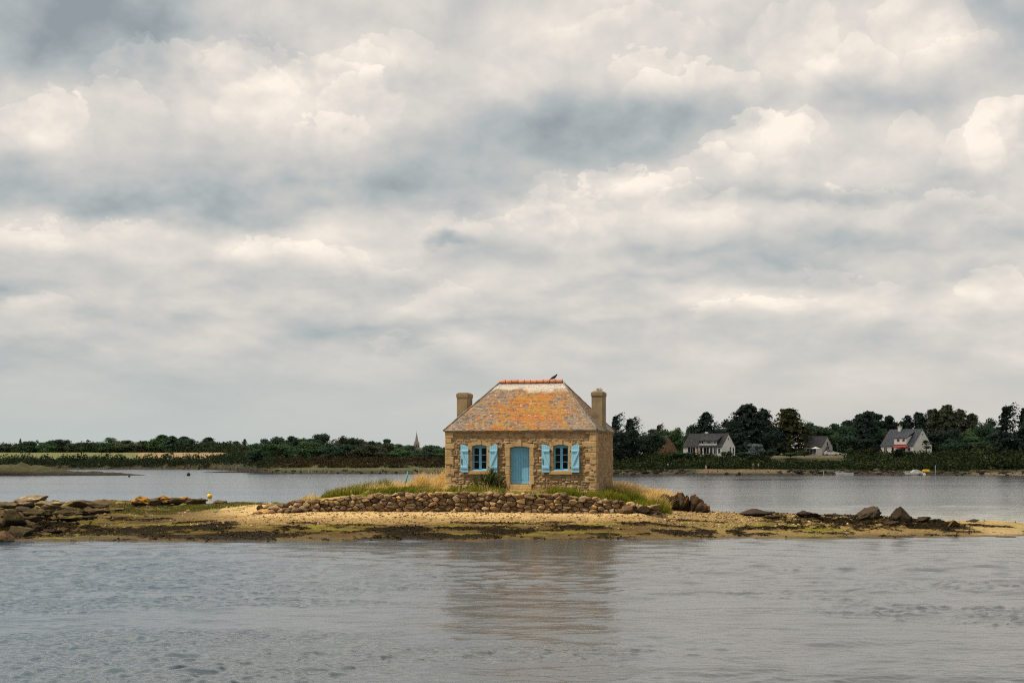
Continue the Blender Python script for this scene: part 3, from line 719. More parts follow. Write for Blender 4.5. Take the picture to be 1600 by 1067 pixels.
    st = MB(); st.box(3.16, 4.74, -0.66, -0.32, 0.42, 0.585, 0.03); st.box(3.2, 4.7, -0.31, 0.0, 0.42, 0.58, 0.02); st.build('doorstep', M_DRESS, house)

    # windows: two casements of three panes each
    def gl(nt, b):
        out = nt.nodes['Material Output']; tr_ = nt.nodes.new('ShaderNodeBsdfTransparent'); tr_.inputs[0].default_value = (0.55, 0.55, 0.55, 1)
        g_ = nt.nodes.new('ShaderNodeBsdfGlossy'); g_.inputs['Roughness'].default_value = 0.03
        fr = nt.nodes.new('ShaderNodeFresnel'); fr.inputs[0].default_value = 1.22
        ms = nt.nodes.new('ShaderNodeMixShader'); nt.links.new(fr.outputs[0], ms.inputs[0]); nt.links.new(tr_.outputs[0], ms.inputs[1]); nt.links.new(g_.outputs[0], ms.inputs[2])
        nt.links.new(ms.outputs[0], out.inputs[0])
    glass = material('window_glass', (0.02, 0.02, 0.02), 0.03, gl)
    for x0, x1 in WIN:
        wy = 0.17; f = MB(); cx = (x0 + x1) / 2; zb, zs = 1.56, 2.85
        a = arc(x0 + 0.003, x1 - 0.003, zs, 0.075)
        f.prism([(x0 + 0.075, zs - 0.10), (x1 - 0.075, zs - 0.10), (x1 - 0.075, zs)] + [p for p in a[::-1] if x0 + 0.075 < p[0] < x1 - 0.075] + [(x0 + 0.075, zs)], wy, wy + 0.06)
        f.box(x0 + 0.003, x0 + 0.075, wy, wy + 0.06, zb, zs + 0.03); f.box(x1 - 0.075, x1 - 0.003, wy, wy + 0.06, zb, zs + 0.03)
        f.box(x0 + 0.076, x1 - 0.076, wy - 0.002, wy + 0.06, zb, zb + 0.10)
        f.box(cx - 0.068, cx + 0.068, wy - 0.02, wy + 0.06, zb + 0.101, zs - 0.101)
        w = f.build('window', M_BLUE, house)
        for s in (-1, 1):
            a0, a1 = (x0 + 0.076, cx - 0.069) if s < 0 else (cx + 0.069, x1 - 0.076)
            for k in (1, 2):
                zz = zb + 0.10 + (zs - zb - 0.20) * k / 3; mu = MB(); mu.box(a0, a1, wy + 0.004, wy + 0.05, zz - 0.013, zz + 0.013); mu.build('glazing_bar', M_BLUE2, w)
        for s in (-1, 1):
            a0, a1 = (x0 + 0.0755, cx - 0.0685) if s < 0 else (cx + 0.0685, x1 - 0.0755)
            p = MB(); p.box(a0, a1, wy + 0.022, wy + 0.030, zb + 0.10, zs - 0.10); p.build('pane', glass, w)
        sl = MB(); sl.box(x0 + 0.004, x1 - 0.004, -0.04, wy - 0.004, zb - 0.002, zb + 0.035, 0.006); sl.build('sill', M_BLUE2, w)
        # a pair of open board shutters against the wall
        for s in (-1, 1):
            sw_ = 0.43; inner = x0 - 0.17 if s < 0 else x1 + 0.17; xa, xb = (inner - sw_, inner) if s < 0 else (inner, inner + sw_)
            zb2 = 1.475; zin, zout = 2.83, 2.945
            sy = -0.145
            rise = [(x, zin + (zout - zin) * (1 - ((x - (xa if s < 0 else xb)) / sw_) ** 2)) for x in np.linspace(xb, xa, 8)]
            b_ = MB(); nb = 4
            for k in range(nb):
                u0 = xa + sw_ * k / nb + 0.002; u1 = xa + sw_ * (k + 1) / nb - 0.002
                zt = lambda x: zin + (zout - zin) * (1 - ((x - (xa if s < 0 else xb)) / sw_) ** 2)
                b_.prism([(u0, zb2), (u1, zb2), (u1, zt(u1)), (u0, zt(u0))], sy, sy + 0.03)
            sh = b_.build('shutter', M_BLUE2, house)
            br = MB()
            br.box(xa + 0.012, xb - 0.012, sy - 0.032, sy - 0.001, zb2 + 0.20, zb2 + 0.31, 0.008); br.box(xa + 0.012, xb - 0.012, sy - 0.032, sy - 0.001, zb2 + 1.06, zb2 + 1.16, 0.008)
            (p0, p1) = ((xb - 0.05, zb2 + 0.312), (xa + 0.06, zb2 + 1.058)) if s < 0 else ((xa + 0.05, zb2 + 0.312), (xb - 0.06, zb2 + 1.058))
            hw = 0.042; br.prism([(p0[0] - hw, p0[1]), (p0[0] + hw, p0[1]), (p1[0] + hw, p1[1]), (p1[0] - hw, p1[1])], sy - 0.030, sy - 0.001)
            br.build('shutter_brace', M_BLUE2, sh)
            for zz in (zb2 + 0.26, zb2 + 1.11):
                hg = MB(); xi = inner; hg.box(xi - 0.03 if s < 0 else xi - 0.075, xi + 0.075 if s < 0 else xi + 0.03, sy + 0.031, sy + 0.075, zz - 0.03, zz + 0.03, 0.006)
                hg.build('hinge', M_IRON, sh)
            if s < 0:
                lt = MB(); lt.box(xa + 0.05, xa + 0.085, sy - 0.025, sy - 0.001, zb2 + 0.42, zb2 + 0.72, 0.006); lt.build('latch', M_IRON, sh)

    # hipped slate roof: courses of single slates on a closed body
    ov = 0.12; e0, e1, f0, f1 = -ov, HW + ov, -ov, HL + ov; ez = WZ + 0.10; rz = 6.34; rl = 1.75; cxm = HW / 2; cy = HL / 2
    A, B, Cc, Dd = Vector((e0, f0, ez)), Vector((e1, f0, ez)), Vector((e1, f1, ez)), Vector((e0, f1, ez)); Rl, Rr = Vector((cxm - rl, cy, rz)), Vector((cxm + rl, cy, rz))

    def roof_fn(nt, b):
        p = coord(nt); rnd = island_rand(nt); sp = nt.nodes.new('ShaderNodeSeparateXYZ'); nt.links.new(p, sp.inputs[0]); x, y, z = (S(nt, o) for o in sp.outputs)
        n1 = noise(nt, p, 0.75, 4, 0.6, 0.4); n2 = noise(nt, p, 4.5, 6, 0.72, 0.3); n3 = noise(nt, p, 12.0, 4, 0.7)
        n4 = noise(nt, p, 2.2, 5, 0.65, 0.2); n7 = noise(nt, p, 7.5, 4, 0.75, 0.2)
        slate = ramp(nt, (rnd * 0.45 + (n7 - 0.5) * 1.1 + 0.27).clamp(), [(0.0, (0.08, 0.055, 0.05)), (0.28, (0.145, 0.112, 0.090)), (0.55, (0.22, 0.18, 0.145)), (0.8, (0.30, 0.225, 0.155)), (1.0, (0.55, 0.48, 0.40))])
        dx = (x - 4.25) * 0.28; edge = (dx * dx)
        hz = (z - 4.9) * 0.45
        body = (edge * -1.0 - hz * hz * 0.5)._m('EXPONENT')
        topw = z.ss(5.92, 6.12)
        lic = ((n1 - 0.5) * 0.7 + (n4 - 0.5) * 1.1 + (n7 - 0.5) * 2.0 + (rnd - 0.5) * 0.22 + body * 0.58).ss(0.30, 0.60)
        lic = lic * (topw * -0.92 + 1.0)
        tone = noise(nt, p, 1.3, 4, 0.65)
        lcol = ramp(nt, (tone + (n3 - 0.5) * 0.55).clamp(), [(0.22, (0.22, 0.055, 0.008)), (0.38, (0.42, 0.118, 0.008)), (0.50, (0.39, 0.155, 0.010)), (0.64, (0.33, 0.185, 0.018)), (0.85, (0.26, 0.19, 0.06))])
        col = mix(nt, lic * 0.80, slate, lcol)
        pale = (n7 + (rnd - 0.5) * 0.25).ss(0.68, 0.75); col = mix(nt, pale * 0.7, col, (0.62, 0.52, 0.42))
        dk = noise(nt, p, 6.3, 4, 0.7).ss(0.62, 0.70) * z.ss(5.6, 4.3); col = mix(nt, dk * 0.75, col, (0.055, 0.042, 0.04))
        wz = (z + (n1 - 0.5) * 0.9 + (n2 - 0.5) * 0.35 + (x - 4.03)._m('MULTIPLY', 0.0)).ss(5.78, 6.02)
        wash = wz * y.ss(2.6, 2.4)
        col = mix(nt, wash * 0.8, col, ramp(nt, n3, [(0.3, (0.40, 0.37, 0.33)), (0.7, (0.66, 0.62, 0.56))]))
        nt.links.new(col, b.inputs['Base Color']); bump(nt, b, n3, 0.7, 0.02)
    M_ROOF = material('lichened_slate', (0.3, 0.25, 0.2), 0.85, roof_fn, 0.2)
    rb = MB(); dn = Vector((0, 0, -0.05))
    vs = [A, B, Cc, Dd, Rl, Rr] + [v + dn for v in (A, B, Cc, Dd)]
    rb.add(vs, [(0, 1, 5, 4), (1, 2, 5), (2, 3, 4, 5), (3, 0, 4), (6, 9, 8, 7), (0, 6, 7, 1), (1, 7, 8, 2), (2, 8, 9, 3), (3, 9, 6, 0)])
    rg = random.Random(8)

    def slates(p0, p1, q0, q1, step=0.115, wd=0.155):   # p0-p1 eaves, q0-q1 top
        up = ((q0 + q1) / 2 - (p0 + p1) / 2); nrm = (p1 - p0).cross(up).normalized(); length = (up - (p1 - p0).normalized() * up.dot((p1 - p0).normalized())).length
        n = int(length / step)
        for r in range(n):
            t0, t1 = r / n - 0.25 / n, min((r + 1) / n, 1); t0 = max(t0, -0.012)
            a, b_ = p0.lerp(q0, max(t0, 0)), p1.lerp(q1, max(t0, 0)); a2, b2 = p0.lerp(q0, t1), p1.lerp(q1, t1)
            L = (b_ - a).length
            if L < 0.08: continue
            x = -rg.uniform(0, wd)
            while x < L:
                w = wd * rg.uniform(0.75, 1.25); u0, u1 = max(x, 0) / L, min(x + w - 0.006, L) / L; x += w
                if u1 - u0 < 0.004: continue
                li = 0.007 + rg.uniform(0, 0.012); l2 = 0.003 + rg.uniform(0, 0.004); j = rg.uniform(-0.022, 0.022) * up.normalized()
                c0, c1 = a.lerp(b_, u0) + nrm * li + j, a.lerp(b_, u1) + nrm * (li + rg.uniform(-0.005, 0.005)) + j
                # clip the upper corners to the hip lines
                v0 = a + (b_ - a) * u0 + (up / n) * 1.25; v1 = a + (b_ - a) * u1 + (up / n) * 1.25
                dirn = (p1 - p0).normalized(); ka = (a2 - v0).dot(dirn); kb = (b2 - v1).dot(dirn)
                if ka > 0: v0 = v0 + dirn * min(ka, (v1 - v0).length)
                if kb < 0: v1 = v1 + dirn * max(kb, -(v1 - v0).length)
                d0, d1 = v0 + nrm * l2, v1 + nrm * l2
                e0_, e1_ = c0 - nrm * (li - 0.001), c1 - nrm * (li - 0.001)
                rb.add([c0, c1, d1, d0, e0_, e1_], [(0, 1, 2, 3), (4, 5, 1, 0), (1, 5, 2), (4, 0, 3)])
    slates(A, B, Rl, Rr); slates(B, Cc, Rr, Rr); slates(Dd, A, Rl, Rl); slates(Cc, Dd, Rr, Rl)
    roof = rb.build('roof', M_ROOF, house)
    M_MORT = mottled('hip_mortar', [(0.3, (0.11, 0.092, 0.075)), (0.55, (0.21, 0.18, 0.15)), (0.75, (0.36, 0.32, 0.27))], 5, 0.9, 6, 0.6, 20)
    for (p, q_) in ((A, Rl), (B, Rr), (Cc, Rr), (Dd, Rl)):
        hp = MB(); n = 26; pts = [p.lerp(q_, i / n) + Vector((0, 0, 0.012 + rg.uniform(-0.006, 0.008))) for i in range(n + 1)]
        hp.tube(pts, [0.045 + rg.uniform(-0.008, 0.010) for _ in pts], 7); hp.build('hip_mortar', M_MORT, roof)
    M_TERRA = mottled('terracotta', [(0.3, (0.36, 0.11, 0.05)), (0.5, (0.50, 0.18, 0.085)), (0.75, (0.62, 0.32, 0.19))], 3.5, 0.8, 6, 0.3, 30)
    for k in range(10):
        t0 = k / 10; a = Rl.lerp(Rr, t0); b_ = Rl.lerp(Rr, t0 + 0.1); rt = MB(); n = 10; vs = []; dz = rg.uniform(-0.018, 0.018)
        for (p, rr) in ((a + Vector((0.012, 0, 0)), 0.108), (b_ - Vector((0.012, 0, 0)), 0.132)):
            for i in range(n + 1):
                an = math.pi * (-0.12 + 1.24 * i / n); vs.append((p.x, p.y - rr * math.cos(an), p.z + 0.01 + dz + rr * math.sin(an)))
        m0 = 0; fs = [(i, n + 1 + i, n + 2 + i, i + 1) for i in range(n)] + [tuple(range(n + 1)), tuple(range(2 * n + 1, n, -1))]
        rt.add(vs, fs); rt.build('ridge_tile', M_TERRA, roof)
    # chimneys
    for x0, x1 in ((-0.002, 0.60), (HW - 0.60, HW + 0.002)):
        ch = MB(); ch.box(x0, x1, 2.1, 3.2, 3.4, 5.62, 0.025); chim = ch.build('chimney', M_RENDER, house)
        cp = MB(); cp.box(x0 - 0.028, x1 + 0.028, 2.072, 3.228, 5.53, 5.75, 0.02); cp.box(x0 + 0.04, x1 - 0.04, 2.14, 3.16, 5.752, 5.80, 0.02); cp.build('chimney_cap', M_RENDER, chim)
        if x0 > 3:
            tw = MB(); r2 = random.Random(2)
            for k in range(46):
                an = r2.uniform(0, 6.28); rr = r2.uniform(0.02, 0.2); c0 = Vector((x0 + 0.32 + rr * math.cos(an), 2.6 + 1.3 * rr * math.sin(an), 5.80)); c1 = c0 + Vector((r2.uniform(-.17, .17), r2.uniform(-.17, .17), r2.uniform(0.03, 0.20)))
                tw.tube([c0, (c0 + c1) / 2 + Vector((0, 0, .02)), c1], 0.006, 3, False)
            tag(tw.build('nest_twigs', material('dry_twigs', (0.22, 0.16, 0.09), 0.9), None), 'wisp of dry twigs on top of the right chimney', 'twigs')
            bpy.data.objects['nest_twigs'].matrix_world = Matrix.Translation((-3.51, 81.85, HZ)) @ Matrix.Rotation(-TH, 4, 'Z')


build_house()

# ------------------------------------------------------------------ the crow on the ridge
def crow():
    loc = HP(HW / 2 + 1.75 * 0.735, HL / 2, 6.34 + 0.128)
    o = thing('crow', 'black crow perched near the right end of the terracotta roof ridge', 'bird', loc, R(-14)); o.scale = (1.08,) * 3
    blk = material('crow_feathers', (0.012, 0.012, 0.014), 0.5)
    def skin(name, pts, edges, rad, parent, m):
        me = bpy.data.meshes.new(name); me.from_pydata(pts, edges, []); ob = bpy.data.objects.new(name, me); COL.objects.link(ob); ob.parent = parent
        sk = ob.modifiers.new('skin', 'SKIN'); sk.use_smooth_shade = True
        for v, r in zip(me.skin_vertices[0].data, rad): v.radius = (r, r * 0.9) if not isinstance(r, tuple) else r
        me.skin_vertices[0].data[0].use_root = True; s = ob.modifiers.new('sub', 'SUBSURF'); s.levels = s.render_levels = 2; me.materials.append(m); return ob
    pts = [(-0.01, 0, 0.125), (-0.09, 0, 0.085), (-0.15, 0, 0.05), (-0.23, 0, 0.015), (0.06, 0, 0.165), (0.095, 0, 0.21), (0.125, 0, 0.245), (0.155, 0, 0.247), (0.185, 0, 0.238)]
    skin('body', pts, [(0, 1), (1, 2), (2, 3), (0, 4), (4, 5), (5, 6), (6, 7), (7, 8)], [0.082, 0.068, 0.04, (0.045, 0.014), 0.074, 0.048, 0.048, 0.024, 0.009], o, blk)
    for s in (-1, 1):
        skin('wing', [(0.05, s * 0.045, 0.165), (-0.04, s * 0.06, 0.12), (-0.14, s * 0.035, 0.065), (-0.21, s * 0.015, 0.035)], [(0, 1), (1, 2), (2, 3)], [0.02, 0.03, 0.02, 0.008], o, blk)
        lg = MB(); lg.tube([(0.0, s * 0.03, 0.085), (0.012, s * 0.03, 0.045), (0.005, s * 0.03, 0.006)], [0.012, 0.007, 0.006], 6)
        for a in (-0.5, 0, 0.5, 3.1): lg.tube([(0.005, s * 0.03, 0.006), (0.005 + 0.035 * math.cos(a), s * 0.03 + 0.035 * math.sin(a), 0.004)], 0.004, 4)
        lg.build('leg', material('crow_leg', (0.02, 0.02, 0.02), 0.6), o)


crow()

# ------------------------------------------------------------------ rocks
def rock_mesh(dims, seed, cuts=14, rough=0.10, sub=4, lean=0.0, taper=0.0, dlo=0.36, dhi=0.80):
    rng = np.random.default_rng(seed); bm = bmesh.new(); bmesh.ops.create_icosphere(bm, subdivisions=sub, radius=1.0); bm.verts.index_update()
    v = np.array([w.co[:] for w in bm.verts]); f = np.array([[w.index for w in q.verts] for q in bm.faces]); bm.free()
    for _ in range(cuts):
        n = rng.normal(size=3); n[2] *= 1.3; n /= np.linalg.norm(n); d = rng.uniform(dlo, dhi); k = v @ n - d; v = v - np.outer(np.maximum(k, 0), n) * 0.98
    rd = 1 - 2 * np.abs(fbm(v[:, 0] * 1.8 + seed, v[:, 1] * 1.8 + v[:, 2] * 2.6, seed, 4) - 0.5); n2 = fbm(v[:, 0] * 6 + v[:, 2] * 5, v[:, 1] * 6 - seed, seed + 3, 3) - 0.5
    st = v[:, 2] * 3.2 + v[:, 0] * rng.uniform(-0.8, 0.8) + 0.8 * fbm(v[:, 0] * 1.5, v[:, 1] * 1.5 + seed, seed + 9, 2); st = st - np.floor(st)
    v = v * (1 + rough * 2.4 * (rd - 0.75) + rough * 0.9 * n2 + rough * 0.55 * (st ** 3 - 0.25))[:, None]
    v = v / np.array([np.ptp(v[:, i]) for i in range(3)]) * np.array(dims); v[:, 2] -= v[:, 2].min(); zn = v[:, 2] / dims[2]; v[:, :2] *= (1 - taper * zn)[:, None]; v[:, 0] += v[:, 2] * lean
    return v, f


def rock_fn(base, lichen, lamt, weed, dark=(0.018, 0.014, 0.009)):
    def fn(nt, b):
        p = coord(nt); g = coord(nt, 'Generated'); sp = nt.nodes.new('ShaderNodeSeparateXYZ'); nt.links.new(g, sp.inputs[0]); z = S(nt, sp.outputs[2])
        n = noise(nt, p, 2.2, 6, 0.65); f = noise(nt, p, 11, 5, 0.7); ge = nt.nodes.new('ShaderNodeNewGeometry'); sn = nt.nodes.new('ShaderNodeSeparateXYZ'); nt.links.new(ge.outputs['Normal'], sn.inputs[0]); nz = S(nt, sn.outputs[2])
        v = f.ss(0.25, 0.75)
        col = mix(nt, v, tuple(c * 0.55 for c in base), tuple(min(1, c * 1.35) for c in base))
        if lamt > 0:
            l = ((n - 0.5) * 1.6 + nz * 0.5 + lamt - 0.62).ss(0.1, 0.35); col = mix(nt, l * 0.9, col, lichen)
        if weed > 0:
            w = (z + (n - 0.5) * 0.55).ss(weed + 0.06, weed - 0.06); col = mix(nt, w * 0.92, col, dark)
        nt.links.new(col, b.inputs['Base Color']); bump(nt, b, f, 0.8, 0.05)
    return fn


RM = {'grey': material('rock_grey', (0.25, 0.2, 0.14), 0.9, rock_fn((0.099, 0.073, 0.045), (0.30, 0.24, 0.09), 0.18, 0.12), 0.05),
      'pale': material('rock_pale', (0.4, 0.33, 0.24), 0.9, rock_fn((0.204, 0.156, 0.099), (0.50, 0.42, 0.20), 0.3, 0.15), 0.05),
      'orange': material('rock_orange_lichen', (0.3, 0.22, 0.13), 0.9, rock_fn((0.090, 0.063, 0.037), (0.44, 0.20, 0.02), 0.52, 0.22), 0.05),
      'olive': material('rock_olive', (0.12, 0.10, 0.05), 0.9, rock_fn((0.051, 0.040, 0.019), (0.13, 0.11, 0.035), 0.3, 0.42), 0.05),
      'dark': material('rock_dark', (0.09, 0.07, 0.05), 0.85, rock_fn((0.042, 0.030, 0.020), (0.11, 0.085, 0.04), 0.05, 0.34), 0.05),
      'brown': material('rock_brown', (0.2, 0.14, 0.09), 0.9, rock_fn((0.114, 0.071, 0.039), (0.34, 0.22, 0.08), 0.3, 0.12), 0.05),
      'slate': material('rock_slate', (0.1, 0.08, 0.06), 0.9, rock_fn((0.063, 0.048, 0.032), (0.16, 0.125, 0.06), 0.1, 0.25), 0.05),
      'weedy': material('rock_weed_hung', (0.1, 0.08, 0.05), 0.8, rock_fn((0.060, 0.037, 0.021), (0.38, 0.14, 0.018), 0.38, 0.66, (0.020, 0.014, 0.007)), 0.05)}


def rock(px, pyb, wpx, hpx, depth, kind, label, seed, cuts=14, rough=0.10, lean=0.0, rz=0.0, sink=0.12, group=None, at=None, name='boulder', taper=0.0):
    p = hit(px, pyb) if at is None else at
    sc = p.y / F; w, h = wpx * sc, hpx * sc
    v, f = rock_mesh((w, depth, h * (1 + sink)), seed, cuts, rough * 1.5, 4, lean, taper)
    c, s = math.cos(rz), math.sin(rz); v[:, 0], v[:, 1] = v[:, 0] * c - v[:, 1] * s, v[:, 0] * s + v[:, 1] * c
    o = mesh_np(name, v, f, RM[kind], smooth=False); o.location = (p.x, p.y + depth * 0.42, p.z - h * sink)
    return tag(o, label, 'rock', group)


def build_rocks():
    rk = rock
    rk(40, 792, 56, 18, 1.6, 'pale', 'broad pale slab topping the rocks at the far left', 11, 10, 0.07, 0.1, name='rock')
    rk(76, 798, 46, 15, 1.2, 'pale', 'yellowish lichened rock below the pale slab at left', 12, 12, 0.1, name='rock')
    rk(131, 796, 66, 15, 1.5, 'grey', 'long flat brown rock, last of the left rocks before the grass', 13, 9, 0.08, 0.3, name='rock')
    rk(9, 794, 40, 10, 1.2, 'grey', 'low brown ledge at the left edge behind the olive boulder', 14, 10, name='rock')
    rk(108, 806, 74, 12, 1.4, 'olive', 'long low dark ledge in front of the flat brown rock', 15, 10, name='rock')
    rk(17, 822, 40, 27, 1.3, 'olive', 'rounded olive boulder standing in weed at the left edge', 16, 12, 0.06)
    rk(5, 849, 32, 20, 1.0, 'brown', 'brown boulder at the water line in the lower left corner', 17, 10, 0.05)
    rk(30, 838, 44, 16, 1.2, 'olive', 'weed covered rock between the olive and brown boulders', 18, 14, 0.12, name='rock')
    for i, (px, py, w, h, k, lab) in enumerate([(218, 792, 32, 17, 'orange', 'square block with an orange lichen top, left end of the low row'), (238, 790, 36, 13, 'grey', 'second rock of the low row, brown and sloping'),
                                   (256, 788, 34, 14, 'orange', 'third rock of the low row, ragged with lichen'), (272, 789, 34, 12, 'grey', 'fourth rock of the low row, dark and cracked'), (286, 788, 32, 12, 'orange', 'fifth rock of the low row, bright orange patch on top'),
                                   (305, 789, 42, 11, 'grey', 'long grey slab at the right end of the low row'), (342, 787, 26, 6, 'grey', 'low grey stone right of the low row under the yellow buoy')]):
        rk(px, py, w, h, 1.0, k, lab, 130 + i, 10, 0.12, 0.0, name='rock', group='rocks of the low row by the buoy')
    rk(406, 799, 13, 10, 0.5, 'dark', 'rounded dark stone on the sand at the left end of the wall', 40, 10, 0.05, name='stone')
    rk(417, 799, 10, 9, 0.45, 'brown', 'small red brown stone beside the dark stone at the wall end', 41, 10, 0.05, name='stone')
    rk(978, 803, 24, 13, 0.6, 'brown', 'squared brown block in front of the wall near its right end', 42, 8, 0.04, name='stone')
    rk(1003, 803, 26, 13, 0.6, 'dark', 'dark block at the right end of the dry stone wall', 43, 9, 0.05, 0.2, name='stone')
    rk(912, 775, 15, 9, 0.4, 'pale', 'flat pale stone leaning against the foot of the front wall', 44, 8, 0.05, name='stone')
    rk(569, 772, 26, 8, 0.7, 'grey', 'lichened flat stone in the grass behind the wall', 45, 8, 0.06, name='stone')
    # the weed hung outcrop right of the house
    lg = random.Random(44)
    for i, (px, py, w, h, k) in enumerate(sorted([(28, 800, 52, 9, 'slate'), (62, 806, 60, 10, 'olive'), (96, 800, 46, 8, 'grey'), (150, 803, 40, 7, 'slate'), (178, 799, 34, 6, 'grey'), (50, 815, 58, 9, 'dark'), (100, 815, 44, 7, 'olive'), (14, 812, 40, 10, 'dark'), (45, 829, 40, 11, 'dark'), (80, 834, 34, 8, 'dark'), (138, 812, 36, 6, 'dark')])):
        rk(px, py, w, h, 1.1, k, f'{ORD[i]} low jagged ledge rock from the left edge on the weedy left point', 300 + i, 10, 0.16, lg.uniform(-.3, .3), lg.uniform(-.3, .3), 0.3, 'low ledge rocks of the left point', name='ledge_rock')
    g = 'rocks of the weedy outcrop'
    D0 = hit(1070, 801).y
    spec = [(1032, 789, 22, 18, 'grey', 'grey slab at the grass end of the weedy outcrop', 0.3), (1018, 792, 22, 9, 'grey', 'low grey stone left of the weedy outcrop', 0.0),
            (1044, 795, 28, 24, 'weedy', 'first dark weed hung slab of the outcrop beside the grey slab', 0.15), (1062, 797, 26, 34, 'weedy', 'tallest weed hung slab of the outcrop with reddish top', -0.1),
            (1077, 800, 26, 30, 'weedy', 'dark weed hung slab in the middle of the outcrop', 0.1), (1086, 799, 20, 33, 'orange', 'orange topped slab on the right shoulder of the outcrop', 0.0),
            (1092, 803, 18, 20, 'weedy', 'short weedy slab under the orange topped slab', 0.1), (1102, 803, 15, 12, 'brown', 'pointed reddish stone at the right foot of the outcrop', 0.0),
            (1050, 801, 16, 6, 'grey', 'flat grey stone at the foot of the outcrop', 0.0), (1085, 806, 18, 5, 'dark', 'flat dark stone on the shingle below the outcrop', 0.0)]
    spec = [q for q in spec if q[4] in ('grey', 'brown', 'dark')]
    rs = random.Random(6); tops = lerp_tab([(1036, 785), (1046, 776), (1056, 772), (1063, 767), (1069, 773), (1078, 775), (1085, 770), (1091, 771), (1096, 782), (1101, 790)])
    for i, px in enumerate((1038, 1045, 1051, 1058, 1063, 1069, 1075, 1081, 1087, 1092, 1097)):
        yb = 794 + (px - 1038) * 0.15; kind = 'orange' if i in (4, 8) else 'weedy'
        spec.append((px, yb, 21 + rs.uniform(-3, 5), yb - float(tops(px)), kind, f'{ORD[i]} upright dark slab from the left in the weedy outcrop', rs.uniform(-.15, .15)))
    for i, (px, py, w, h, k, lab, ln) in enumerate(spec):
        D = D0 + (0.8 if h > 25 else 0.2 if h > 10 else -0.2); z = H - (py - YH) / F * D
        rk(px, py, w, h, 0.9 if h > 10 else 0.5, k, lab, 60 + i, 8, 0.10, ln, random.Random(i).uniform(-.3, .3), 0.25, g, Vector((XP(px, D), D, z)), 'rock')
    g = None
    rk(1182, 807, 52, 12, 1.3, 'dark', 'low domed dark rock, first right of the shingle', 80, 9, 0.05)
    rk(1265, 810, 38, 12, 1.0, 'dark', 'knobbly dark rock between the domed rock and the two tall boulders', 81, 16, 0.13)
    rk(1303, 808, 22, 5, 0.7, 'dark', 'small flat dark rock left of the big sloping boulder', 82, 10, name='rock')
    rk(1357, 813, 50, 22, 1.4, 'slate', 'big sloping grey boulder, left of the tall pair at right', 91, 10, 0.09, 0.55, taper=0.45)
    rk(1409, 817, 50, 27, 1.3, 'dark', 'pointed dark boulder, right of the tall pair at right', 84, 10, 0.09, -0.1, taper=0.80)
    rk(1446, 816, 26, 9, 0.9, 'dark', 'low dark rock right of the pointed boulder', 85, 12, 0.1, name='rock')
    rk(1491, 824, 19, 12, 0.6, 'brown', 'rounded brown boulder in weed near the sand spit', 86, 9, 0.05)
    rk(1525, 816, 26, 5, 1.0, 'dark', 'thin dark rock on the water side of the sand spit', 87, 12, 0.1, name='rock')
    rk(1215, 812, 40, 7, 1.0, 'dark', 'flat weedy rock between the domed and knobbly rocks', 88, 14, 0.12, name='rock')
    rk(1398, 824, 24, 9, 0.7, 'dark', 'weedy rock in front of the pointed boulder', 89, 14, 0.12, name='rock')


build_rocks()


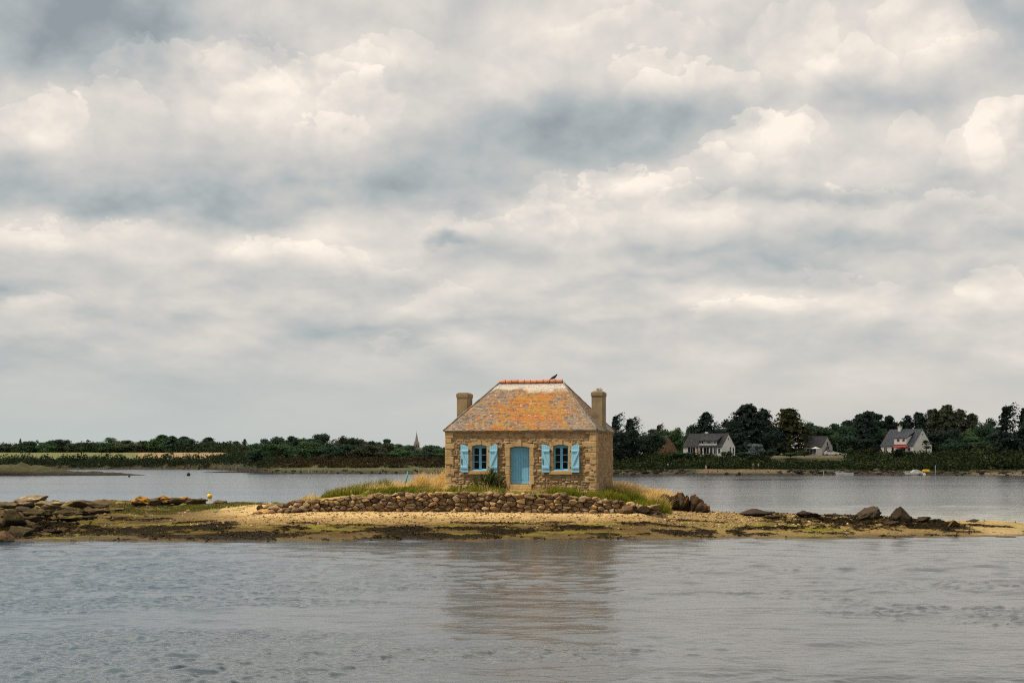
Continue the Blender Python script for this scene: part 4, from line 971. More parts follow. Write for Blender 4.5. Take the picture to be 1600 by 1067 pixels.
# ------------------------------------------------------------------ the dry stone wall in front of the house
def build_wall():
    rg = random.Random(21); base = []; Vv, Ff, tint, b = [], [], [], 0
    top = lerp_tab([(420, 787), (470, 782), (500, 780), (560, 775), (600, 772), (700, 769.5), (760, 770), (800, 771), (860, 773), (900, 776), (950, 781), (985, 786), (1010, 792)])
    bot = lerp_tab([(420, 797), (500, 798), (600, 800), (700, 801), (950, 802.5), (1010, 804)])
    proto = [rock_mesh((1, 1, 1), 200 + i, 12, 0.10, 2, 0, 0, 0.30, 0.62) for i in range(24)]
    x_of = lambda px: XP(px, WALL_D)
    X0, X1 = x_of(421), x_of(1014); zbot = lambda x: H - (bot(800 + x / WALL_D * F) - YH) / F * WALL_D; ztop = lambda x: H - (top(800 + x / WALL_D * F) - YH) / F * WALL_D
    # the face: stones cut to fit each other (cells of scattered centres), each with a broken, tilted front
    pts = []; x = X0
    for row in range(-1, 8):
        x = X0 + rg.uniform(0, 0.3)
        while x < X1:
            w = rg.uniform(0.18, 0.52); pts.append((x + w / 2, zbot(x) + 0.02 + (row + 0.5) * 0.170 + rg.uniform(-0.08, 0.08))); x += w
    keep = [p for p in pts if rg.random() > 0.24]; arr = np.array(keep); sxz = np.array([0.52, 1.0])
    for ci, (cx, cz) in enumerate(keep):
        if cz > ztop(cx) - 0.02 + rg.uniform(-0.05, 0.06) or cz < zbot(cx) - 0.06: continue
        poly = [(cx - 0.45, cz - 0.26), (cx + 0.45, cz - 0.26), (cx + 0.45, cz + 0.22), (cx - 0.45, cz + 0.22)]
        dd = (arr - arr[ci]) * sxz; nbr = np.argsort((dd ** 2).sum(1))[1:16]
        for j in nbr:
            nx_, nz_ = (arr[j, 0] - cx) * 0.52 ** 2, arr[j, 1] - cz; mx, mz = (arr[j, 0] + cx) / 2, (arr[j, 1] + cz) / 2; out = []
            f_ = lambda q: (q[0] - mx) * nx_ + (q[1] - mz) * nz_
            for i in range(len(poly)):
                p, q = poly[i], poly[(i + 1) % len(poly)]; fp, fq = f_(p), f_(q)
                if fp <= 0: out.append(p)
                if fp * fq < 0: t = fp / (fp - fq); out.append((p[0] + (q[0] - p[0]) * t, p[1] + (q[1] - p[1]) * t))
            poly = out
            if len(poly) < 3: break
        if len(poly) < 3: continue
        n = len(poly); gx = sum(p[0] for p in poly) / n; gzc = sum(p[1] for p in poly) / n
        fy = WALL_D + 0.05 + 0.10 * (cz - zbot(cx)) + rg.uniform(-0.11, 0.11); tx, tz = rg.gauss(0, 0.32), rg.gauss(0, 0.34) + 0.10
        rings = []
        for (k, y0, til) in ((0.95, 0.50, 0), (0.93, 0.10, 0), (0.87, 0.012, 0.8), (0.55, -0.01, 1.0)):
            rings.append([(gx + (p[0] - gx) * k + rg.uniform(-.008, .008), fy + y0 + til * ((p[0] - gx) * tx + (p[1] - gzc) * tz) + rg.uniform(-.012, .012), gzc + (p[1] - gzc) * k + rg.uniform(-.006, .006)) for p in poly])
        vv = [p for r_ in rings for p in r_] + [(gx + rg.uniform(-.03, .03), fy - 0.03 + rg.uniform(-.02, .01), gzc + rg.uniform(-.02, .02))]; ff = []
        for r_ in range(3):
            for i in range(n): a0, a1 = r_ * n + i, r_ * n + (i + 1) % n; ff += [(a0, a1, a1 + n), (a0, a1 + n, a0 + n)]
        for i in range(n): ff.append((3 * n + i, 3 * n + (i + 1) % n, 4 * n))
        Vv.append(np.array(vv)); Ff.append(np.array(ff) + b); b += len(vv); tint.append(np.full(len(vv), rg.random()))
    # loose stones along the top and the tumbled left end
    x = X0 - 0.1
    while x < X1:
        w = rg.uniform(0.22, 0.5); h = rg.uniform(0.13, 0.24)
        for lay in range(2):
            v, f = proto[rg.randrange(24)]; M = Matrix.Rotation(rg.gauss(0, 0.2), 3, 'Y') @ Matrix.Rotation(rg.uniform(-.5, .5), 3, 'Z')
            vv = ((v - np.array([0, 0, 0.5])) * np.array([w * 1.1, rg.uniform(0.3, 0.45), h])) @ np.array(M).T + np.array([x + w / 2, WALL_D + 0.34 + 0.34 * lay + rg.uniform(-.06, .06), ztop(x) - 0.06 + rg.uniform(-.05, .04) - 0.03 * lay])
            Vv.append(vv); Ff.append(f + b); b += len(vv); tint.append(np.full(len(vv), rg.random()))
        x += w
    for k in range(46):
        px = 404 + 90 * rg.random() ** 1.5; w = rg.uniform(0.2, 0.42); v, f = proto[rg.randrange(24)]; xx = x_of(px)
        d = WALL_D + rg.uniform(-0.35, 0.2); vv = (v - np.array([0, 0, 0.3])) * np.array([w * 1.2, w, w * 0.7]) + np.array([xx, d, gz(xx, d) + (0.02 if px < 425 else rg.uniform(0, 0.18))]); Vv.append(vv); Ff.append(f + b); b += len(vv); tint.append(np.full(len(vv), rg.random()))
    def fn(nt, bs):
        r = S(nt, attr(nt, 'stone')); p = world_pos(nt); n = noise(nt, p, 3.0, 5, 0.65); f = noise(nt, p, 16, 5, 0.7)
        col = ramp(nt, (r + (f - 0.5) * 0.3).clamp(), [(0, (0.09, 0.06, 0.038)), (0.25, (0.27, 0.18, 0.10)), (0.45, (0.15, 0.105, 0.065)), (0.65, (0.36, 0.24, 0.13)), (0.85, (0.22, 0.165, 0.115)), (1, (0.47, 0.33, 0.18))])
        ge = nt.nodes.new('ShaderNodeNewGeometry'); sn = nt.nodes.new('ShaderNodeSeparateXYZ'); nt.links.new(ge.outputs['Normal'], sn.inputs[0])
        l = ((n - 0.5) * 1.8 + S(nt, sn.outputs[2]) * 0.35 + (r - 0.5) * 0.9).ss(0.50, 0.75); col = mix(nt, l * 0.7, col, (0.50, 0.26, 0.05))
        v = f.ss(0.25, 0.75) * 0.6 + 0.66; col = mix(nt, 1.0, col, combine(nt, v, v, v), 'MULTIPLY')
        nt.links.new(col, bs.inputs['Base Color']); bump(nt, bs, f, 0.7, 0.03)
    o = mesh_np('stone_wall', np.concatenate(Vv), np.concatenate(Ff), material('wall_stones', (0.3, 0.22, 0.14), 0.9, fn, 0.06), attrs={'stone': np.concatenate(tint)})
    tag(o, 'long dry stone wall of rough brown stones along the beach below the cottage', 'wall')


build_wall()

# ------------------------------------------------------------------ grass, pebbles, seaweed on the island
def blades(name, pts, hts, wid, lean, mat, seed, label, cat):
    rg = np.random.default_rng(seed); n = len(pts); pts = np.asarray(pts); hts = np.asarray(hts)
    a = rg.uniform(0, 2 * math.pi, n); ux, uy = np.cos(a) * wid / 2, np.sin(a) * wid / 2
    lx = rg.normal(0.18, 0.35, n) * lean * hts; ly = rg.normal(0, 0.3, n) * lean * hts
    z0 = np.zeros(n)
    b0 = pts + np.stack([-ux, -uy, z0 - 0.03], -1); b1 = pts + np.stack([ux, uy, z0 - 0.03], -1)
    m = pts + np.stack([lx * 0.35, ly * 0.35, hts * 0.6], -1); m0 = m + np.stack([-ux, -uy, z0], -1) * 0.8; m1 = m + np.stack([ux, uy, z0], -1) * 0.8
    t = pts + np.stack([lx, ly, hts], -1); t0 = t + np.stack([-ux, -uy, z0], -1) * 0.3; t1 = t + np.stack([ux, uy, z0], -1) * 0.3
    V = np.stack([b0, b1, m0, m1, t0, t1], 1).reshape(-1, 3); i = np.arange(n) * 6
    Q = np.concatenate([np.stack([i, i + 1, i + 3, i + 2], -1), np.stack([i + 2, i + 3, i + 5, i + 4], -1)])
    return stuff(mesh_np(name, V, Q, mat, attrs={'stone': np.repeat(rg.random(n), 6)}), label, cat)


def leafmat(name, stops, rough=0.7, trans=0.25, which='stone', nscale=0.0, namt=0.0, spec=0.06):
    def fn(nt, b):
        f = S(nt, attr(nt, which)) if which == 'stone' else island_rand(nt)
        if namt: f = (f * (1 - namt) + (noise(nt, world_pos(nt), nscale, 4, 0.6) - 0.5) * 1.6 * namt + 0.5 * namt).clamp()
        c = ramp(nt, f, stops); nt.links.new(c, b.inputs['Base Color'])
        tr = nt.nodes.new('ShaderNodeBsdfTranslucent'); nt.links.new(c, tr.inputs[0]); ms = nt.nodes.new('ShaderNodeMixShader'); ms.inputs[0].default_value = trans
        nt.links.new(b.outputs[0], ms.inputs[1]); nt.links.new(tr.outputs[0], ms.inputs[2]); nt.links.new(ms.outputs[0], nt.nodes['Material Output'].inputs[0])
    return material(name, stops[0][1], rough, fn, spec)


def build_ground_cover():
    rg = np.random.default_rng(4)
    def sample(n, pa, pb, da, db):
        px = rg.uniform(pa, pb, n); d = rg.uniform(da, db, n); return XP(px, d), d, px
    def make(spec, name, mat, wid, lean, seed, label, cat):
        Ps, Hs = [], []
        for (n, pa, pb, da, db, h, th, sc) in spec:
            x, d, px = sample(n, pa, pb, da, db); k = fbm(x * sc, d * sc, 71 + int(pa), 3)
            edge = sstep(px, pa, pa + 12) * (1 - sstep(px, pb - 12, pb))
            keep = (k > th) & (edge > 0.05); x, d, k, edge = x[keep], d[keep], k[keep], edge[keep]; z = ground_np(x, d)
            keep = z > 0.45; Ps.append(np.stack([x, d, z], -1)[keep]); Hs.append((h * (0.35 + 1.3 * np.clip((k - th) / (1 - th) * 1.6, 0, 1)) * rg.uniform(0.6, 1.15, len(x)) * (0.4 + 0.6 * edge))[keep])
        return blades(name, np.concatenate(Ps), np.concatenate(Hs), wid, lean, mat, seed, label, cat)
    MG = leafmat('green_grass', [(0, (0.06, 0.085, 0.008)), (0.4, (0.12, 0.145, 0.012)), (0.7, (0.23, 0.215, 0.025)), (1, (0.40, 0.29, 0.07))], namt=0.5, nscale=0.8)
    MD = leafmat('dry_grass', [(0, (0.44, 0.27, 0.08)), (0.4, (0.66, 0.45, 0.16)), (0.75, (0.80, 0.60, 0.26)), (1, (0.34, 0.28, 0.07))], namt=0.3, nscale=0.7)
    make([(9000, 560, 790, 77.75, 81.6, 0.18, 0.36, 0.9), (9000, 838, 1052, 77.75, 81.6, 0.19, 0.36, 0.9), (900, 785, 842, 77.75, 79.8, 0.10, 0.36, 0.9), (2600, 700, 750, 78.2, 80.8, 0.30, 0.30, 1.5), (9000, 936, 1012, 78.4, 83.5, 0.46, 0.18, 0.8), (3500, 850, 945, 77.9, 80.2, 0.24, 0.3, 1.0),
          (6500, 500, 615, 78.5, 84, 0.48, 0.34, 0.5), (2600, 600, 700, 77.8, 80.5, 0.26, 0.4, 0.8), (1200, 416, 438, 77.2, 78.6, 0.30, 0.2, 1.2), (2200, 765, 793, 78.0, 80.6, 0.2, 0.34, 1.3),
          (3200, 985, 1048, 77.6, 82, 0.34, 0.30, 0.9)],
         'grass', MG, 0.022, 0.8, 1, 'green grass growing round the cottage on the mound', 'grass')
    make([(9000, 640, 702, 79.5, 86, 0.62, 0.22, 0.8), (4200, 560, 650, 80, 86, 0.40, 0.40, 0.7), (13000, 952, 1050, 81.5, 88.5, 0.66, 0.16, 0.6), (2500, 470, 560, 79, 84, 0.26, 0.40, 0.7), (1800, 700, 900, 77.8, 79.6, 0.2, 0.5, 1.2), (1200, 560, 700, 77.7, 79.0, 0.22, 0.45, 1.2), (200, 520, 700, 79, 86, 0.58, 0.0, 0.7), (260, 935, 1046, 80.5, 88, 0.66, 0.0, 0.7), (120, 700, 930, 77.8, 80.5, 0.36, 0.0, 0.7)],
         'dry_grass', MD, 0.016, 0.9, 2, 'tall straw coloured grass beside and behind the cottage', 'dry grass')
    MT = leafmat('turf', [(0, (0.085, 0.09, 0.022)), (0.5, (0.13, 0.125, 0.03)), (1, (0.22, 0.18, 0.06))], namt=0.5, nscale=0.8)
    make([(15000, 165, 330, 81.5, 88, 0.07, 0.36, 0.6), (5000, 300, 420, 83, 90, 0.07, 0.46, 0.6)], 'turf', MT, 0.035, 0.8, 3, 'short salt turf in front of the low rock row at left', 'turf')
    # pebbles
    X, Dd, Z, wm, px, hi, top, mk = ISL; rg = np.random.default_rng(9); pp = ((Z > 0.36) & (Dd < WALL_D + 0.2) | (Z > 0.3) & (px > 1015) & (px < 1500) | (px < 420) & (Z > 0.5)) & (px > 80) & (mk < 0.1)
    w = np.where(pp, 0.25 + 0.9 * hi * (px > 380) + 0.9 * sstep(px, 1030, 1090) * (1 - sstep(px, 1300, 1400)), 0); w = w / w.sum(); ny, nx = X.shape
    i = rg.choice(X.size, 15000, p=w.ravel()); x = X.ravel()[i] + rg.uniform(-.06, .06, len(i)); d = Dd.ravel()[i] + rg.uniform(-.06, .06, len(i)); z = ground_np(x, d)
    v0, f0 = rock_mesh((1, 1, 1), 500, 8, 0.05, 1); s = 0.035 + 0.11 * rg.random(len(i)) ** 6
    s = np.where(rg.random(len(i)) < 0.97, s, s * 1.5)
    an = rg.uniform(0, 6.28, len(i)); c, sn = np.cos(an), np.sin(an); sc = np.stack([s * rg.uniform(.8, 1.5, len(i)), s * rg.uniform(.7, 1.2, len(i)), s * rg.uniform(.45, .8, len(i))], -1)
    V = v0[None] * sc[:, None]; V = np.stack([V[..., 0] * c[:, None] - V[..., 1] * sn[:, None], V[..., 0] * sn[:, None] + V[..., 1] * c[:, None], V[..., 2]], -1) + np.stack([x, d, z - s * 0.2], -1)[:, None]
    Fq = (f0[None] + (np.arange(len(i)) * len(v0))[:, None, None]).reshape(-1, 3)
    MP = leafmat('pebbles', [(0, (0.06, 0.04, 0.02)), (0.4, (0.19, 0.125, 0.055)), (0.72, (0.32, 0.22, 0.10)), (0.92, (0.52, 0.39, 0.22)), (1, (0.12, 0.09, 0.06))], trans=0.0)
    stuff(mesh_np('pebbles', V.reshape(-1, 3), Fq, MP, attrs={'stone': np.repeat(rg.random(len(i)), len(v0))}), 'pebbles and shells scattered over the shingle beach', 'pebbles')
    # bladder wrack: crinkled ribbons in heaps
    w = np.where((wm > 0.5) & (Z > 0.07), 1.0, 0) + np.where((Z > 0.05) & (Z < 0.6), 0.006, 0); w = w / w.sum(); i = rg.choice(X.size, 30000, p=w.ravel())
    x = X.ravel()[i] + rg.uniform(-.1, .1, len(i)); d = Dd.ravel()[i] + rg.uniform(-.1, .1, len(i)); z = ground_np(x, d); n = len(i)
    a = rg.uniform(0, 6.28, n); L = rg.uniform(0.05, 0.17, n); W_ = rg.uniform(0.012, 0.04, n); hh = 0.012 + 0.06 * rg.random(n) ** 2 * (0.4 + fbm(x * 0.9, d * 0.9, 15, 3) * 1.4)
    dx, dy = np.cos(a) * L, np.sin(a) * L; wx, wy = -np.sin(a) * W_, np.cos(a) * W_; zero = np.zeros(n); B = np.stack([x, d, z], -1)
    V = np.stack([B + np.stack([-dx - wx, -dy - wy, zero], -1), B + np.stack([-dx + wx, -dy + wy, zero + .01], -1), B + np.stack([wx, wy, hh], -1), B + np.stack([-wx, -wy, hh + .012], -1),
                  B + np.stack([dx + wx, dy + wy, zero + 0.3 * hh], -1), B + np.stack([dx - wx, dy - wy, 0.2 * hh], -1)], 1).reshape(-1, 3); k = np.arange(n) * 6
    Q = np.concatenate([np.stack([k, k + 1, k + 2, k + 3], -1), np.stack([k + 3, k + 2, k + 4, k + 5], -1)])
    MW = leafmat('bladder_wrack', [(0, (0.006, 0.004, 0.002)), (0.5, (0.015, 0.010, 0.004)), (0.85, (0.032, 0.021, 0.007)), (1, (0.09, 0.06, 0.02))], rough=0.8, trans=0.03, spec=0.02)
    stuff(mesh_np('seaweed', V, Q, MW, attrs={'stone': np.repeat(rg.random(n), 6)}), 'dark bladder wrack lying along the tide line', 'seaweed')


build_ground_cover()


def yucca():
    p = hit(766, 768); D = 80.6; rg = random.Random(3)
    base = Vector((XP(764, D), D, gz(XP(764, D), D)))
    o = thing('yucca_bush', 'dark spiky leaved bush under the left window beside the door', 'bush', base); o.scale = (1.25, 1.0, 1.3)
    mt = leafmat('yucca_leaf', [(0, (0.016, 0.035, 0.010)), (0.5, (0.045, 0.075, 0.016)), (0.85, (0.10, 0.12, 0.03)), (1, (0.22, 0.20, 0.08))], 0.45, 0.1, 'rand')
    stem = MB(); lv = MB()
    for (cx, cy, cz, n, L) in [(-0.55, 0.05, 0.10, 70, 0.62), (0.0, -0.1, 0.22, 90, 0.72), (0.42, 0.0, 0.15, 80, 0.66), (0.15, 0.15, 0.42, 70, 0.68), (-0.25, 0.1, 0.3, 60, 0.6), (0.25, -0.25, 0.02, 50, 0.5)]:
        stem.tube([(cx * 0.7, cy, -0.1), (cx, cy, cz)], [0.07, 0.05], 6)
        for k in range(n):
            az = rg.uniform(0, 6.28); el = rg.uniform(-0.15, 1.45); l = L * rg.uniform(0.75, 1.1); d = Vector((math.cos(az) * math.cos(el), math.sin(az) * math.cos(el), math.sin(el))); s = d.cross(Vector((0, 0, 1))).normalized() * rg.uniform(0.013, 0.022)
            c = Vector((cx, cy, cz)); droop = Vector((0, 0, -0.16 * l * math.cos(el)))
            m_ = c + d * l * 0.55 + droop * 0.15; t = c + d * l + droop
            lv.add([c - s * 0.7, c + s * 0.7, m_ + s, m_ - s, t], [(0, 1, 2, 3), (3, 2, 4)])
    stem.build('stem', mottled('yucca_stem', [(0.4, (0.08, 0.06, 0.04)), (0.6, (0.14, 0.11, 0.07))], 8), o); lv.build('leaves', mt, o)


yucca()


def small_island_things():
    # leaning green pole
    D = 83.0; p0 = Vector((XP(629.5, D), D, gz(XP(629.5, D), D) - 0.15)); p1 = P(638, 735, D)
    o = thing('leaning_pole', 'slim green pole leaning to the right in the dry grass left of the cottage', 'pole', p0)
    m = MB(); m.tube([(0, 0, 0), (p1 - p0)[:]], [0.050, 0.044], 8)
    d = (p1 - p0); mg = mottled('green_pole_paint', [(0.35, (0.012, 0.20, 0.17)), (0.6, (0.02, 0.29, 0.25)), (0.75, (0.04, 0.20, 0.15))], 6, 0.5)
    m.build('pole', mg, o); c = MB(); c.tube([(d * 0.985)[:], (d * 1.02)[:]], [0.06, 0.055], 8); c.build('cap', material('dark_green_cap', (0.01, 0.06, 0.05), 0.5), o)
    # yellow mooring buoy
    D = F * H / (778.0 - YH); c = Vector((XP(327.5, D), D, 0.0))
    o = thing('mooring_buoy', 'round yellow buoy floating behind the low rocks at left', 'buoy', c)
    b = MB(); b.ball((0, 0, 0.18), 0.25, 3, (1, 1, 0.96)); b.build('float', mottled('buoy_yellow', [(0.35, (0.72, 0.40, 0.005)), (0.7, (0.86, 0.55, 0.015))], 3, 0.45), o)
    t = MB(); t.tube([(0, 0, 0.44), (0, 0, 0.53)], [0.05, 0.04], 8); t.tube([(0.05 * math.cos(a), 0, 0.56 + 0.05 * math.sin(a)) for a in np.linspace(0, 6.28, 13)], 0.012, 5, False); t.build('ring', material('buoy_ring', (0.3, 0.25, 0.1), 0.5), o)
    def mini_buoy(px, py, r, col, lab, name='buoy'):
        D = F * H / (py - YH); o = thing(name, lab, 'buoy', (XP(px, D), D, 0)); b = MB(); b.ball((0, 0, r * 0.5), r, 2, (1, 1, 1.1)); b.build('float', material('float_paint', col, 0.5), o)
        t = MB(); t.tube([(0, 0, r * 1.5), (0, 0, r * 1.9)], r * 0.15, 6); t.build('ring', M_IRON, o)
    mini_buoy(294.5, 743.0, 0.5, (0.03, 0.025, 0.02), 'tiny dark buoy on the channel right of the weedy islet')
    mini_buoy(202, 745, 0.28, (0.05, 0.03, 0.02), 'tiny dark float below the tail of the weedy islet')
    mini_buoy(1444.5, 742.6, 0.42, (0.75, 0.74, 0.70), 'small white buoy at the stern of the right motorboat')
    # stakes standing in the far channel
    for px, yt, yb, r, col, lab in [(1461.5, 727, 744, 0.10, (0.33, 0.35, 0.33), 'tall pale marker post in the water right of the right motorboat'), (1287, 735.5, 742.6, 0.09, (0.45, 0.43, 0.4), 'short pale stake on the waterline left of the left motorboat'),
                                (482, 731, 741.5, 0.08, (0.36, 0.31, 0.24), 'pale stake at the left wood shore, left of a pair'), (486.5, 732, 742, 0.08, (0.3, 0.26, 0.2), 'pale stake at the left wood shore, right of a pair'),
                                (654, 730, 742.5, 0.08, (0.28, 0.24, 0.2), 'thin brown stake in the water just right of the green pole')]:
        D = min(F * H / (yb - YH), t_shore(px) - 3); zt = H - (yt - YH) / F * D; o = thing('mooring_post', lab, 'post', (XP(px, D), D, -0.9))
        m = MB(); m.tube([(0, 0, -0.6), (0.02, 0, zt + 0.9)], [r * 1.1, r], 8); m.build('shaft', material('post_wood', col, 0.8), o)
        c = MB(); c.tube([(0.02, 0, zt + 0.9), (0.02, 0, zt + 1.0)], [r * 1.25, r * 0.7], 8); c.build('cap', material('post_cap', tuple(v * 0.6 for v in col), 0.8), o)


small_island_things()

# ------------------------------------------------------------------ trees: unit prototypes (width 1, height 1), copied
def leaf_quads(c, size, rng, nrm=None, flat=0.0):
    n = len(c); a = rng.normal(size=(n, 3)); a /= np.linalg.norm(a, axis=1)[:, None]
    if nrm is not None: a = a * (1 - flat) + nrm * flat; a /= np.linalg.norm(a, axis=1)[:, None]
    r = rng.normal(size=(n, 3)); u = np.cross(a, r); u /= np.linalg.norm(u, axis=1)[:, None] + 1e-9; v = np.cross(a, u)
    s = (size * rng.uniform(0.6, 1.3, n))[:, None]; s2 = s * rng.uniform(0.45, 0.9, n)[:, None]
    V = np.stack([c - u * s, c + v * s2, c + u * s, c - v * s2], 1).reshape(-1, 3); k = np.arange(n) * 4
    return V, np.stack([k, k + 1, k + 2, k + 3], -1)


def crown_points(kind, rng):
    """leaf centres in a unit box: x,y in -.5...5, z 0..1; also the size of each leaf and limbs for the trunk"""
    limbs = []; lobes = []
    if kind == 'broad':
        for i in range(17):
            a = rng.uniform(0, 6.28); z = rng.uniform(0.22, 0.86); rr = (1 - ((z - 0.48) / 0.52) ** 2) ** 0.5 * rng.uniform(0.12, 0.36)
            s = rng.uniform(0.12, 0.22); lobes.append((rr * math.cos(a), rr * math.sin(a), min(z, 1 - s * 0.72), s, s, s * 0.8))
        lobes.append((0, 0, 0.5, 0.30, 0.30, 0.36)); lobes.append((0, 0, 0.2, 0.28, 0.28, 0.2))
        n = 2600; sz = 0.034
    elif kind == 'pine':
        for i in range(16):
            a = rng.uniform(0, 6.28); rr = rng.uniform(0.02, 0.38); z = 0.86 - 0.55 * rr - rng.uniform(0, 0.26); s = rng.uniform(0.10, 0.19); lobes.append((rr * math.cos(a), rr * math.sin(a), z, s, s, s * 0.55))
        for i in range(4):
            a = rng.uniform(0, 6.28); lobes.append((0.3 * math.cos(a), 0.3 * math.sin(a), rng.uniform(0.32, 0.5), 0.14, 0.14, 0.07))
        n = 2400; sz = 0.026
    if lobes:
        w = np.array([l[3] * l[5] for l in lobes]); w /= w.sum(); k = rng.choice(len(lobes), n, p=w); L = np.array(lobes)[k]
        d = rng.normal(size=(n, 3)); d /= np.linalg.norm(d, axis=1)[:, None]; r = rng.uniform(0.72, 1.08, n) ** 0.8
        c = L[:, :3] + d * L[:, 3:] * r[:, None]
        limbs = [((0, 0, 0.12), tuple(np.array(l[:3]) * np.array([0.9, 0.9, 1]))) for l in lobes[:9]]
        return c, np.full(n, sz), d, limbs, lobes
    pts, szs, nr = [], [], []
    if kind == 'conifer':       # broad ragged cypress / fir, drooping tiers
        tiers = 22
        for t in range(tiers):
            z = 0.06 + 0.9 * t / tiers; rad = 0.5 * (1 - z) ** 0.52 * (1.0 if z > 0.18 else 0.9)
            for b in range(14):
                a = rng.uniform(0, 6.28); l = rad * rng.uniform(0.55, 1.06); m = 16
                u = rng.uniform(0.1, 1, m) ** 0.7; zz = z + 0.05 * u - 0.05 * u ** 2 * 2 + rng.normal(0, 0.012, m) + 0.045 * rng.random()
                pts.append(np.stack([np.cos(a) * l * u + rng.normal(0, 0.018, m), np.sin(a) * l * u + rng.normal(0, 0.018, m), zz], -1)); szs.append(np.full(m, 0.032) * (0.7 + 0.5 * (1 - u)))
    elif kind == 'swept':       # wind combed cypress: plumes reaching up and to the right
        for t in range(30):
            z = 0.02 + 0.9 * (t / 30); rad = 0.46 * (1 - z) ** 0.55
            for b in range(8):
                a = rng.uniform(0, 6.28); l = rad * rng.uniform(0.5, 1.1); m = 15; u = rng.uniform(0.05, 1, m)
                sw = 0.16 * z ** 0.6; pts.append(np.stack([-0.10 + 0.05 * z + np.cos(a) * l * u + sw * u * 1.2 + rng.normal(0, 0.012, m), np.sin(a) * l * u + rng.normal(0, 0.015, m), z + (0.02 + 0.06 * (math.cos(a) + 0.6)) * u ** 1.5 + rng.normal(0, 0.008, m)], -1)); szs.append(0.034 - 0.016 * u)
    elif kind == 'spruce':      # thin spire with short level twigs
        for t in range(26):
            z = 0.08 + 0.9 * t / 26; rad = 0.48 * (1 - z) ** 0.8 + 0.03
            for b in range(5):
                a = rng.uniform(0, 6.28); l = rad * rng.uniform(0.4, 1.1); m = 9; u = rng.uniform(0.0, 1, m); pts.append(np.stack([np.cos(a) * l * u, np.sin(a) * l * u, z - 0.03 * u + rng.normal(0, 0.008, m)], -1)); szs.append(np.full(m, 0.04))
    c = np.concatenate(pts); nn = c * np.array([1.0, 1.0, 0.0]) + np.array([0, 0, 0.16]); nn /= np.linalg.norm(nn, axis=1)[:, None]; return c, np.concatenate(szs), nn, [], []


FOL = {}
def fol(name, stops, ns=0.06):
    if name not in FOL: FOL[name] = leafmat('foliage_' + name, stops, 0.75, 0.28, 'rand', ns, 0.35)
    return FOL[name]


FOL_DEF = {  # green, dark and brown foliage lightened in place of distance haze
    'dark': [(0, (0.0483, 0.0849, 0.0543)), (0.6, (0.0661, 0.1085, 0.0661)), (1, (0.086, 0.1321, 0.0731))],
    'green': [(0, (0.0684, 0.1273, 0.059)), (0.6, (0.0897, 0.1557, 0.0661)), (1, (0.1058, 0.1712, 0.0684))],
    'light': [(0, (0.0937, 0.1187, 0.0689)), (0.6, (0.1058, 0.1286, 0.0726)), (1, (0.1089, 0.1287, 0.0699))],
    'brown': [(0, (0.0684, 0.0791, 0.0519)), (0.6, (0.0897, 0.099, 0.0613)), (1, (0.1156, 0.1179, 0.0683))],
    'black': [(0, (0.0295, 0.0481, 0.0372)), (0.6, (0.0394, 0.0613, 0.046)), (1, (0.0547, 0.0788, 0.0537))],
    'olive': [(0, (0.0472, 0.0526, 0.0236)), (0.6, (0.0653, 0.069, 0.029)), (1, (0.0889, 0.0871, 0.0363))],
    'silver': [(0, (0.1966, 0.2402, 0.2366)), (0.6, (0.2475, 0.2912, 0.2839)), (1, (0.3058, 0.3494, 0.3385))],
}
M_BARK = mottled('bark', [(0.35, (0.035, 0.026, 0.018)), (0.65, (0.085, 0.065, 0.045))], 4, 0.95)
PROTO = {}


def proto(kind, colour, var):
    key = (kind, colour, var)
    if key in PROTO: return PROTO[key]
    rng = np.random.default_rng(hash((kind, var)) % 9973 if False else {'broad': 100, 'pine': 200, 'conifer': 300, 'swept': 400, 'spruce': 500}[kind] + var)
    c, s, nr, limbs, lobes = crown_points(kind, rng); V, Q = leaf_quads(c, s, rng, nr, 0.62)
    T = MB()
    if lobes:                    # darker heart of packed foliage so the crown does not read as lace
        L = np.array(lobes); pts2 = np.repeat(L, 60, 0); d = rng.normal(size=(len(pts2), 3)); d /= np.linalg.norm(d, axis=1)[:, None]
        V2, Q2 = leaf_quads(pts2[:, :3] + d * pts2[:, 3:] * rng.uniform(0.2, 0.6, len(pts2))[:, None], np.full(len(pts2), 0.07), rng); Q = np.concatenate([Q, Q2 + len(V)]); V = np.concatenate([V, V2])
    me = bpy.data.meshes.new('crown'); me.vertices.add(len(V)); me.vertices.foreach_set('co', V.astype(np.float32).ravel()); me.loops.add(Q.size); me.loops.foreach_set('vertex_index', Q.astype(np.int32).ravel())
    me.polygons.add(len(Q)); me.polygons.foreach_set('loop_start', np.arange(0, Q.size, 4, dtype=np.int32)); me.update(calc_edges=True); me.materials.append(fol(colour, FOL_DEF[colour]))
    top = 0.6 if kind in ('broad', 'pine') else 0.95
    T.tube([(0, 0, -0.15), (0.01, 0, 0.2), (0, 0.01, top)], [0.035, 0.026, 0.006], 7)
    for a, b in limbs: T.tube([a, tuple((np.array(a) + np.array(b)) / 2 + np.array([0, 0, -0.03])), b], [0.018, 0.012, 0.004], 5)
    tm = bpy.data.meshes.new('trunk'); tm.from_pydata([tuple(v) for v in T.v], [], T.f); tm.materials.append(M_BARK)
    PROTO[key] = (me, tm, Q.size); return PROTO[key]


